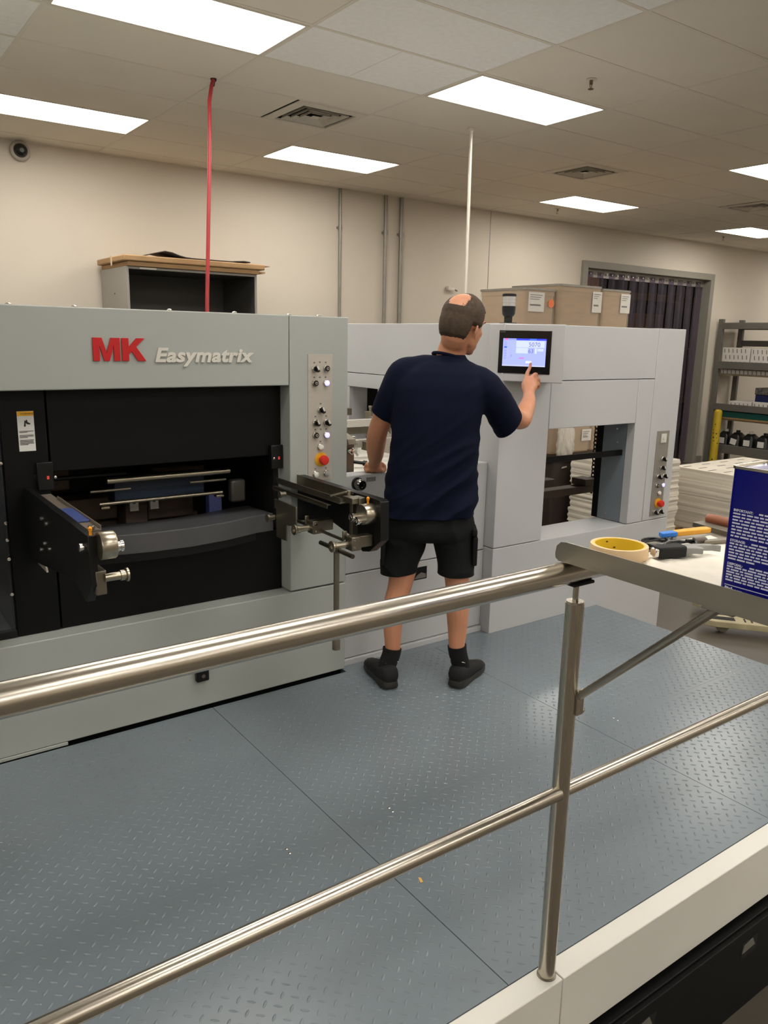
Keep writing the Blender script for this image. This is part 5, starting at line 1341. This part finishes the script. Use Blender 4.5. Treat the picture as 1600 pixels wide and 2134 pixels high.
# ================================================================ the operator
AZ = math.radians(38)
FV, RV, UV = Vector((math.sin(AZ), math.cos(AZ), 0)), Vector((math.cos(AZ), -math.sin(AZ), 0)), Vector((0, 0, 1))
def A(px, py, D):
    """joint seen at (px, py) of the photograph, D metres from the photographer along the way the man faces"""
    d = CAM_F + CAM_R * ((px - 800) / FPX) + CAM_D * ((py - 1067) / FPX)
    t = D / (FV.x * d[0] + FV.y * d[1])
    return Vector(CAM_P + d * t)
def ground(px, py):
    d = CAM_F + CAM_R * ((px - 800) / FPX) + CAM_D * ((py - 1067) / FPX)
    return Vector(CAM_P + d * (-CAM_P[2] / d[2]))
def cr(P, t):
    n = len(P) - 1
    i = min(int(t), n - 1); f = t - i
    p0, p1, p2, p3 = P[max(i - 1, 0)], P[i], P[i + 1], P[min(i + 2, n)]
    return 0.5 * ((2 * p1) + (p2 - p0) * f + (2 * p0 - 5 * p1 + 4 * p2 - p3) * f * f + (3 * p1 - p0 - 3 * p2 + p3) * f ** 3)
def limb(mb, pts, n=16, sub=5, round_ends=True):
    """tapered limb through (point, radius[, flatten, flatten_dir]) stations with rounded ends"""
    P = [Vector(p[0]) for p in pts]; Rr = [p[1] for p in pts]
    N = (len(P) - 1) * sub
    C, R = [], []
    for k in range(N + 1):
        t = k / sub
        C.append(cr(P, t)); R.append(max(0.002, cr(Rr, t)))
    if round_ends:
        d0 = (C[0] - C[1]).normalized(); d1 = (C[-1] - C[-2]).normalized()
        pre = [(C[0] + d0 * R[0] * s, R[0] * math.sqrt(max(0.003, 1 - s * s))) for s in (0.97, 0.8, 0.45)]
        post = [(C[-1] + d1 * R[-1] * s, R[-1] * math.sqrt(max(0.003, 1 - s * s))) for s in (0.45, 0.8, 0.97)]
        C = [p[0] for p in pre] + C + [p[0] for p in post]; R = [p[1] for p in pre] + R + [p[1] for p in post]
    mb.tube(C, 0.01, n, radii=R)
def ell(mb, c, r, M=None, n=18):
    rings, M3 = [], (M.to_3x3() if M is not None else Matrix.Identity(3))
    vs, fs = [], []
    m = 12
    top = len(vs); vs.append(Vector(c) + M3 @ Vector((0, 0, r[2])))
    for i in range(1, m):
        th = PI * i / m
        for k in range(n):
            a = 2 * PI * k / n
            vs.append(Vector(c) + M3 @ Vector((r[0] * math.sin(th) * math.cos(a), r[1] * math.sin(th) * math.sin(a), r[2] * math.cos(th))))
    bot = len(vs); vs.append(Vector(c) + M3 @ Vector((0, 0, -r[2])))
    for k in range(n):
        fs.append((0, 1 + k, 1 + (k + 1) % n))
        for i in range(m - 2):
            a = 1 + i * n
            fs.append((a + k, a + n + k, a + n + (k + 1) % n, a + (k + 1) % n))
        fs.append((bot, 1 + (m - 2) * n + (k + 1) % n, 1 + (m - 2) * n + k))
    mb.add(vs, fs)
def fuse(mb, voxel, smooth=6, fac=0.5):
    me = mb.mesh('fuse')
    o = bpy.data.objects.new('fuse', me); COL.objects.link(o)
    r = o.modifiers.new('r', 'REMESH'); r.mode = 'VOXEL'; r.voxel_size = voxel; r.adaptivity = 0
    if smooth:
        s = o.modifiers.new('s', 'SMOOTH'); s.factor = fac; s.iterations = smooth
    dg = bpy.context.evaluated_depsgraph_get()
    res = bpy.data.meshes.new_from_object(o.evaluated_get(dg), depsgraph=dg)
    bpy.data.objects.remove(o, do_unlink=True)
    return res
def cut(me, co, no, near_pt=None, rad=0.2):
    """open the mesh at a plane, keeping what lies behind the normal"""
    bm = bmesh.new(); bm.from_mesh(me)
    if near_pt is None:
        geom = bm.verts[:] + bm.edges[:] + bm.faces[:]
    else:
        q = Vector(near_pt)
        fs = [f for f in bm.faces if (f.calc_center_median() - q).length < rad]
        es = {e for f in fs for e in f.edges}; vs = {v for f in fs for v in f.verts}
        geom = list(vs) + list(es) + fs
    bmesh.ops.bisect_plane(bm, geom=geom, plane_co=co, plane_no=no, clear_outer=True)
    bm.to_mesh(me); bm.free()

SKIN = pm('skin', (194, 136, 104), 0.5, var=0.06, scale=9, bump=0.05, bscale=160)
_b = SKIN.node_tree.nodes['Principled BSDF']
_b.inputs['Subsurface Weight'].default_value = 0.12
_b.inputs['Subsurface Radius'].default_value = (0.012, 0.005, 0.003)
NAVYS = pm('navy_cotton', (9, 15, 37), 0.9, var=0.10, scale=6, bump=0.15, bscale=300, spec=0.2)
SHORTS = pm('black_canvas', (20, 22, 22), 0.88, var=0.12, scale=7, bump=0.2, bscale=300, spec=0.25)
SOCKM = pm('black_knit', (13, 13, 14), 0.95, var=0.1, scale=60, bump=0.3)
SHOEM = pm('black_shoe_mesh', (17, 17, 18), 0.8, var=0.2, scale=50, bump=0.4, bscale=250)
SOLEM = pm('dark_shoe_sole', (44, 42, 40), 0.6, var=0.12, scale=20)

# stations along the limbs
LEGL = [((858, 1070), 3.36, .086), ((848, 1135), 3.345, .074), ((834, 1215), 3.33, .054), ((822, 1262), 3.315, .0500), ((818, 1310), 3.31, .0415), ((817, 1358), 3.305, .0335), ((816, 1385), 3.305, .032)]
LEGR = [((940, 1075), 3.36, .086), ((947, 1135), 3.35, .074), ((952, 1208), 3.335, .054), ((953, 1258), 3.315, .0530), ((953, 1308), 3.31, .0435), ((952, 1352), 3.30, .0345), ((950, 1380), 3.30, .032)]
HL, HR = ground(813, 1436), ground(949, 1434)
DL, DR = Vector((math.sin(math.radians(16)), math.cos(math.radians(16)), 0)), Vector((math.sin(math.radians(64)), math.cos(math.radians(64)), 0))
LEGL = [(A(*p, D), r) for p, D, r in LEGL[:-1]] + [(HL + DL * 0.058 + UV * 0.078, .032)]
LEGR = [(A(*p, D), r) for p, D, r in LEGR[:-1]] + [(HR + DR * 0.058 + UV * 0.078, .032)]
ARML = [((840, 778), 3.37, .056), ((812, 836), 3.39, .047), ((789, 893), 3.44, .0440), ((783, 925), 3.49, .0440), ((782, 950), 3.54, .0360), ((781, 960), 3.575, .0285), ((780, 967), 3.59, .029)]
ARML = [(A(*p, D), r) for p, D, r in ARML]
ARMR = [((1008, 802), 3.36, .058), ((1046, 846), 3.43, .049), ((1083, 876), 3.52, .0415), ((1094, 858), 3.60, .0400), ((1101, 838), 3.68, .0335), ((1102, 824), 3.74, .0275), ((1102, 814), 3.775, .028)]
ARMR = [(A(*p, D), r) for p, D, r in ARMR]

body = MB()
limb(body, LEGL); limb(body, LEGR); limb(body, ARML); limb(body, ARMR)
# feet inside the shoes
for h, d, leg in ((HL, DL, LEGL), (HR, DR, LEGR)):
    limb(body, [(leg[-1][0], .032), (h + d * 0.075 + UV * 0.055, .030), (h + d * 0.13 + UV * 0.045, .024), (h + d * 0.20 + UV * 0.036, .018)])
# trunk under the shirt
def ring_ell(xl, xr, py, D, dep, n=24, grow=0.0, sq=2.3):
    l, r = A(xl, py, D), A(xr, py, D)
    c = (l + r) / 2; w = (r - l).length / 2 + grow
    pts = []
    for k in range(n):
        a = 2 * PI * k / n
        ca, sa = math.cos(a), math.sin(a)
        e = 2 / sq
        u = math.copysign(abs(ca) ** e, ca) * w; v = math.copysign(abs(sa) ** e, sa) * (dep + grow)
        p = c + RV * u + FV * v
        pts.append((p.x, p.y, c.z))
    return pts
TORSO = [(748, 878, 972, 3.375, .050), (758, 856, 992, 3.37, .075), (775, 833, 1010, 3.365, .098), (805, 818, 1018, 3.36, .118), (850, 815, 1008, 3.36, .128),
         (900, 814, 1000, 3.36, .128), (950, 810, 993, 3.36, .124), (1000, 804, 991, 3.36, .124), (1040, 801, 990, 3.36, .128), (1082, 799, 988, 3.36, .134)]
body.loft([ring_ell(xl, xr, py, D, dp, grow=-0.028) for py, xl, xr, D, dp in TORSO][::-1])
ell(body, A(896, 1075, 3.36), (.135, .085, .07), Matrix(((RV.x, FV.x, 0), (RV.y, FV.y, 0), (0, 0, 1))))
# neck and head
HC = A(966, 674, 3.375)
HAZ = math.radians(78)
hf = Vector((math.sin(HAZ), math.cos(HAZ), 0)); hr = Vector((math.cos(HAZ), -math.sin(HAZ), 0))
H3 = Matrix(((hr.x, hf.x, 0), (hr.y, hf.y, 0), (0, 0, 1))) @ Matrix.Rotation(math.radians(-15), 3, 'X') @ Matrix.Rotation(math.radians(4), 3, 'Y')
def hp(x, y, z):
    return HC + H3 @ Vector((x, y, z))
CR_C, CR_R = (0, -0.012, 0.026), (0.0785, 0.1010, 0.0900)
ell(body, hp(*CR_C), CR_R, H3, 28)
ell(body, hp(0, -0.040, -0.012), (.066, .060, .070), H3, 22)
ell(body, hp(0, 0.034, -0.030), (.062, .060, .082), H3, 22)
ell(body, hp(0, 0.052, -0.072), (.046, .042, .040), H3, 18)
ell(body, hp(0, 0.078, -0.098), (.024, .017, .016), H3)
ell(body, hp(0, 0.078, 0.030), (.050, .016, .014), H3)
for s in (-1, 1):
    ell(body, hp(s * 0.038, 0.052, -0.024), (.024, .026, .024), H3)
    ell(body, hp(s * 0.040, 0.022, -0.062), (.016, .036, .028), H3)
    E3 = H3 @ Matrix.Rotation(s * math.radians(24), 3, 'Z') @ Matrix.Rotation(math.radians(10), 3, 'X')
    ell(body, hp(s * 0.0800, -0.006, -0.030), (.0055, .0165, .0270), E3)
    ell(body, hp(s * 0.0775, -0.002, -0.052), (.0055, .0100, .0120), E3)
    ell(body, hp(s * 0.0855, -0.014, -0.027), (.0045, .0085, .0240), E3)
    limb(body, [(hp(s * 0.012, 0.094, -0.036), .007), (hp(s * 0.007, 0.100, -0.036), .006)], n=8)
limb(body, [(hp(0, 0.088, 0.022), .0085), (hp(0, 0.099, 0.000), .0095), (hp(0, 0.110, -0.026), .0110), (hp(0, 0.104, -0.036), .0095)], n=10)
ell(body, hp(0, 0.0945, -0.0585), (.0220, .0075, .0050), H3)
ell(body, hp(0, 0.0925, -0.0680), (.0190, .0080, .0055), H3)
limb(body, [(hp(0, -0.022, -0.020), .062), (hp(0.000, -0.032, -0.060), .0600), (A(947, 716, 3.385), .0590), (A(939, 738, 3.385), .0590), (A(932, 775, 3.375), .058)], n=24)
for q, r_ in ((( 890, 752), .05), ((985, 764), .045)):
    limb(body, [(A(936, 766, 3.375), .034), (A(q[0], q[1] + 24, 3.37), r_ - .016)])
# left hand: a loose fist resting on the front beam
wl = ARML[-1][0]
ell(body, A(781, 972, 3.605), (.037, .036, .027), Matrix(((RV.x, FV.x, 0), (RV.y, FV.y, 0), (0, 0, 1))))
for k, (px, ln) in enumerate(((762, 1.0), (771, 1.08), (781, 1.05), (791, 0.9))):
    k0 = A(px + 3, 968, 3.612); k1 = A(px, 976, 3.618); k2 = A(px + 2, 982, 3.600); k3 = A(px + 5, 981, 3.585)
    limb(body, [(k0, .0115), (k1, .0105), (k2, .0095), (k3, .0085)], n=10)
limb(body, [(A(793, 966, 3.60), .0125), (A(800, 972, 3.610), .0110), (A(801, 980, 3.602), .0100), (A(795, 983, 3.592), .0090)], n=10)
# right hand: index finger on the screen, the others curled
P3 = Matrix(((RV.x, FV.x, 0), (RV.y, FV.y, 0), (0, 0, 1)))
limb(body, [(ARMR[-1][0], .027), (A(1098, 803, 3.800), .024), (A(1098, 791, 3.828), .0165)], n=12)
limb(body, [(ARMR[-1][0], .027), (A(1106, 803, 3.800), .024), (A(1107, 790, 3.830), .0160)], n=12)
limb(body, [(ARMR[-1][0], .026), (A(1111, 806, 3.795), .020), (A(1114, 796, 3.825), .0140)], n=12)
tipv = hs(0.1852, 0.0115, 1.4120)
limb(body, [(A(1096, 790, 3.832), .0120), (A(1099, 777, 3.862), .0102), (A(1103.5, 767, 3.885), .0088), (tipv, .0072)], n=12)
limb(body, [(A(1107, 788, 3.835), .0120), (A(1116, 780, 3.862), .0105), (A(1117, 788, 3.882), .0095), (A(1110, 793, 3.872), .0085)], n=12)
limb(body, [(A(1114, 794, 3.830), .0115), (A(1121, 790, 3.852), .0100), (A(1121, 798, 3.870), .0090), (A(1114, 801, 3.860), .0080)], n=12)
limb(body, [(A(1117, 802, 3.820), .0105), (A(1122, 800, 3.842), .0090), (A(1121, 807, 3.856), .0082), (A(1115, 809, 3.848), .0075)], n=12)
limb(body, [(A(1094, 812, 3.785), .0150), (A(1091, 801, 3.822), .0120), (A(1095, 793, 3.850), .0100), (A(1101, 790, 3.862), .0085)], n=12)
bme = fuse(body, 0.0042, 5, 0.5)
bme.materials.clear(); bme.materials.append(SKIN)
person = place('person', bme, None, angle=180)
tag(person, 'man in navy T-shirt and black shorts seen from behind, pressing the touch screen', 'person')

# hair: cropped cap with a bald crown
hair = bmesh.new()
bmesh.ops.create_icosphere(hair, subdivisions=6, radius=1.0)
rh = random.Random(5)
kill = []
def hair_keep(n_):
    x, y, z = n_
    # bald crown
    d = math.sqrt(((x - 0.12) / 0.58) ** 2 + ((y + 0.62) / 0.46) ** 2) if z > 0.25 else 9
    p = 1.0
    if d < 1.35: p = min(p, max(0.0, (d - 0.75) / 0.6))
    # face side hairline
    lim = 0.66 + 0.10 * (1 - abs(x)) if z > 0.35 else 0.44 - 0.30 * max(0, -z)
    if y > lim: return 0.0
    p = min(p, (lim - y) / 0.06)
    # ears and nape
    if z < -0.30 and y > -0.20: return 0.0
    if z < -0.16 and y > -0.34: p = min(p, max((-0.20 - y) / 0.10, (z + 0.30) / 0.10, 0.05))
    if z < -0.82: return 0.0
    p = min(p, max(0.02, (z + 0.82) / 0.16))
    return p
for f in hair.faces:
    if hair_keep(f.calc_center_median().normalized()) <= 0.0:
        kill.append(f)
bmesh.ops.delete(hair, geom=kill, context='FACES')
for v in hair.verts:
    n_ = v.co.normalized()
    lo = max(0.0, -n_.z - 0.1)
    kp = hair_keep(n_)
    g = -0.0030 + 0.0085 * kp + 0.0030 * noise.noise(n_ * 26) * (1.15 - kp) + 0.0012 * noise.noise(n_ * 60)
    p = Vector((CR_C[0] + n_.x * (CR_R[0] + g), CR_C[1] + n_.y * (CR_R[1] + g), CR_C[2] + n_.z * (CR_R[2] + g)))
    if lo > 0:   # follow the back of the neck downwards
        p.z -= lo * 0.052
        p.x *= 1 + 0.22 * lo; p.y = p.y * (1 + 0.18 * lo) - 0.004 * lo
    v.co = hp(*p)
hme = bpy.data.meshes.new('hair'); hair.to_mesh(hme); hair.free()
HAIRM = pm('brown_hair', (64, 50, 36), 0.75, var=0.3, scale=40, bump=0.6, bscale=220)
hme.materials.append(HAIRM)
ho = place('hair', hme, person, angle=180)
hs_m = ho.modifiers.new('thick', 'SOLIDIFY'); hs_m.thickness = 0.006; hs_m.offset = -1
for s in (-1, 1):
    mb = MB(); ell(mb, hp(s * 0.032, 0.0655, 0.008), (.0115, .0115, .0115), H3, 14)
    mb.build('eye', pm('eye_white', (224, 220, 214), 0.2), person)
    mb = MB(); ell(mb, hp(s * 0.032, 0.0755, 0.008), (.0050, .0030, .0050), H3, 12)
    mb.build('iris', pm('iris_brown', (58, 40, 28), 0.2), person)
    mb = MB(); limb(mb, [(hp(s * 0.018, 0.0925, 0.030), .0030), (hp(s * 0.034, 0.0905, 0.034), .0036), (hp(s * 0.050, 0.078, 0.029), .0024)], n=8)
    mb.build('eyebrow', HAIRM, person)

# T-shirt
sb = MB()
sb.loft([ring_ell(xl, xr, py, D, dp, n=32) for py, xl, xr, D, dp in TORSO + [(1110, 799, 988, 3.36, .134)]][::-1])
SLL = [(A(872, 772, 3.37), .058), (A(840, 780, 3.372), .066), (A(815, 825, 3.385), .060), (A(797, 862, 3.41), .0530), (A(782, 905, 3.44), .0530)]
SLR = [(A(975, 788, 3.37), .064), (A(1006, 806, 3.365), .074), (A(1036, 842, 3.41), .072), (A(1060, 883, 3.47), .0690), (A(1085, 925, 3.53), .0690)]
limb(sb, SLL, n=24); limb(sb, SLR, n=24)
limb(sb, [(A(932, 800, 3.372), .088), (A(935, 772, 3.376), .080), (A(936, 754, 3.382), .0735), (A(936, 742, 3.385), .0710)], n=28, round_ends=False)
limb(sb, [(A(932, 776, 3.372), .064), (A(885, 769, 3.37), .060), (A(845, 777, 3.37), .060)], n=24)
limb(sb, [(A(945, 782, 3.372), .064), (A(983, 788, 3.37), .057), (A(1010, 806, 3.365), .066)], n=24)
sme = fuse(sb, 0.0075, 10, 0.5)
# cloth folds
ctr = A(900, 930, 3.36)
bm = bmesh.new(); bm.from_mesh(sme)
bm.normal_update()
for v in bm.verts:
    d = v.co - ctr
    u, w, f = d.dot(RV), d.z, d.dot(FV)
    a = u * 0.80 + w * 0.60; c = -u * 0.60 + w * 0.80
    low = min(1.0, max(0.15, 0.55 - w * 2.4))
    right = min(1.0, max(0.35, 0.6 + u * 3.0))
    r1 = 1 - abs(noise.noise(Vector((a * 2.6 + 3, c * 13.0, f * 4))))
    r2 = 1 - abs(noise.noise(Vector((a * 4.0 + 9, c * 24.0 + 5, f * 6))))
    k = 0.024 * (r1 ** 3 - 0.45) * low * right + 0.006 * (r2 ** 3 - 0.4) * low
    # soft horizontal bunching at the waist
    k += 0.006 * math.sin(w * 52 + noise.noise(Vector((u * 6, 0, f * 6))) * 3) * max(0, min(1, (-w - 0.10) * 5)) * (0.5 + 0.5 * right) * 0.6
    v.co += v.normal * k
bm.to_mesh(sme); bm.free()
cut(sme, A(893, 1071, 3.36), Vector((0, 0, -1)) + RV * 0.035)
el = (SLL[3][0] - SLL[2][0]).normalized(); er = (SLR[3][0] - SLR[2][0]).normalized()
cut(sme, A(793, 864, 3.41), (el + Vector((0, 0, -0.2)) + RV * -0.25).normalized(), A(785, 895, 3.43), 0.12)
cut(sme, A(1060, 884, 3.47), (er + RV * 0.35).normalized(), A(1078, 912, 3.51), 0.14)
sme.materials.clear(); sme.materials.append(NAVYS)
so_ = place('t_shirt', sme, person, angle=180)
md = so_.modifiers.new('thick', 'SOLIDIFY'); md.thickness = 0.003; md.offset = -1
ms = so_.modifiers.new('soft', 'SMOOTH'); ms.iterations = 2; ms.factor = 0.4
cb = MB()
nb, nf = A(936, 745, 3.385), None
cx = Vector((nb.x, nb.y, nb.z))
pts = []
for k in range(32):
    a = 2 * PI * k / 32
    p = cx + RV * (0.069 * math.cos(a)) + FV * (0.067 * math.sin(a) + 0.001)
    p.z += -0.016 * math.cos(a) - 0.012 * math.sin(a)
    pts.append(p)
cb.tube(pts, 0.0068, 10, closed=True)
cb.build('collar', NAVYS, so_)

# shorts
kb = MB()
HIPS = [(1045, 812, 980, 3.36, .100), (1070, 805, 984, 3.36, .116), (1095, 798, 990, 3.36, .128), (1112, 797, 990, 3.36, .122), (1120, 800, 988, 3.36, .105)]
kb.loft([ring_ell(xl, xr, py, D, dp, n=32) for py, xl, xr, D, dp in HIPS][::-1])
limb(kb, [(A(849, 1098, 3.36), .097), (A(842, 1132, 3.355), .095), (A(833, 1168, 3.345), .084), (A(827, 1206, 3.34), .077), (A(822, 1245, 3.33), .074)], n=28)
limb(kb, [(A(941, 1098, 3.36), .097), (A(945, 1132, 3.355), .092), (A(949, 1170, 3.345), .084), (A(951, 1206, 3.34), .080), (A(952, 1245, 3.33), .078)], n=28)
kme = fuse(kb, 0.0075, 6, 0.5)
bm = bmesh.new(); bm.from_mesh(kme); bm.normal_update()
for v in bm.verts:
    d = v.co - ctr
    u, w, f = d.dot(RV), d.z, d.dot(FV)
    r1 = 1 - abs(noise.noise(Vector((u * 9 + w * 4, w * 7 - u * 3, f * 5))))
    v.co += v.normal * 0.009 * (r1 ** 3 - 0.5)
bm.to_mesh(kme); bm.free()
zl, zr = A(826, 1192, 3.34), A(951, 1195, 3.34)
cut(kme, zl, Vector((0, 0, -1)) + RV * 0.10 - FV * 0.0, A(826, 1215, 3.34), 0.13)
cut(kme, zr, Vector((0, 0, -1)) + RV * 0.02, A(952, 1215, 3.34), 0.13)
kme.materials.clear(); kme.materials.append(SHORTS)
ko = place('shorts', kme, person, angle=180)
md = ko.modifiers.new('thick', 'SOLIDIFY'); md.thickness = 0.003; md.offset = -1
# cargo pockets on the outer sides
for s, px in ((-1, 797), (1, 990)):
    for z0p, z1p in ((1098, 1112), (1114, 1172)):
        p0, p1 = A(px, z0p, 3.345), A(px, z1p, 3.345)
        pc = (p0 + p1) / 2; hh = (p0 - p1).length / 2
        mb = MB()
        M4 = Matrix.Translation(pc + RV * (-s * 0.004)) @ Matrix(((RV.x, FV.x, 0, 0), (RV.y, FV.y, 0, 0), (0, 0, 1, 0), (0, 0, 0, 1)))
        mb.box(-0.010, 0.010, -0.062, 0.062, -hh, hh, M4)
        mb.build('cargo_pocket' if z0p > 1100 else 'pocket_flap', SHORTS, ko, bevel=0.006, seg=3)

# socks and shoes
for nm, leg, h, d in (('left', LEGL, HL, DL), ('right', LEGR, HR, DR)):
    sk = MB()
    top = leg[5][0] + (leg[4][0] - leg[5][0]) * 0.03
    limb(sk, [(leg[4][0] * 0.16 + leg[5][0] * 0.84, .0425), (leg[5][0] * 0.8 + leg[6][0] * 0.2, .0410), (leg[6][0], .0395), (h + d * 0.066 + UV * 0.045, .034)], n=20, round_ends=False)
    sock = sk.build('sock', SOCKM, person, angle=60)
    mk = MB()
    side = d.cross(UV)
    for s in (-1, 1):
        q = (top + h + d * 0.05 + UV * 0.08) / 2 + side * s * 0.031 - d * 0.021 - UV * 0.004
        mk.prism([(0, 0.0), (0.007, 0.003), (0.020, 0.007), (0.008, 0.000)], 'y', -0.0012, 0.0012)
        o_ = mk.mesh('sock_mark')
        mk = MB()
        nrm = (side * s * 0.031 - d * 0.021).normalized(); tan = UV.cross(nrm) * (1 if s > 0 else -1)
        o_.transform(frame(q + nrm * 0.0015 - tan * 0.01, tan, nrm.cross(tan) if False else nrm) @ Matrix.Identity(4))
        o_.materials.append(PAPER)
        place('sock_mark', o_, sock, smooth=False)
    # shoe upper
    rings = []
    st = [(-0.014, .022, .030, .080), (-0.004, .036, .030, .104), (0.02, .043, .028, .112), (0.06, .046, .026, .110), (0.095, .047, .024, .104), (0.13, .048, .022, .092), (0.17, .050, .020, .076), (0.21, .050, .018, .062), (0.245, .043, .018, .050), (0.268, .030, .018, .040), (0.282, .014, .018, .030)]
    for s_, hw, z0_, z1_ in st:
        c = h + d * s_
        rg = []
        for k in range(18):
            a = 2 * PI * k / 18
            zz = (z0_ + z1_) / 2 + (z1_ - z0_) / 2 * math.sin(a)
            w_ = hw * (abs(math.cos(a)) ** 0.8) * (1 if math.cos(a) > 0 else -1)
            q = c + d.cross(UV) * w_
            rg.append((q.x, q.y, zz - 0.006))
        rings.append(rg)
    mb = MB(); mb.loft(rings)
    shoe = mb.build('shoe', SHOEM, person, angle=180)
    outl = [(-0.020, .020), (-0.012, .033), (0.02, .040), (0.07, .041), (0.12, .043), (0.18, .051), (0.23, .050), (0.268, .036), (0.288, .012)]
    lo, mi_, hi = [], [], []
    for sgn in (1, -1):
        seq = outl if sgn == 1 else outl[::-1]
        for s_, hw in seq:
            q = h + d * s_ + d.cross(UV) * (hw * sgn)
            lift = 0.010 * max(0, (s_ - 0.2) / 0.09) ** 2 + 0.006 * max(0, -s_ / 0.02)
            c = h + d * 0.13
            qi = c + (q - c) * 0.95
            lo.append((qi.x, qi.y, 0.0025 + lift)); mi_.append((q.x, q.y, 0.014 + lift)); hi.append((qi.x, qi.y, 0.030 + 0.010 * (1 if s_ < 0.04 else 0) + lift * 0.5))
    mb = MB(); mb.loft([lo, mi_, hi]); mb.build('sole', SOLEM, shoe, angle=50)
    for k in range(4):
        c = h + d * (0.12 + 0.022 * k) + UV * (0.078 - 0.008 * k)
        mb = MB(); w_ = 0.018
        mb.tube([c + d.cross(UV) * -w_ - UV * 0.006, c, c + d.cross(UV) * w_ - UV * 0.006], 0.003, 6); mb.build('lace', SOCKM, shoe)
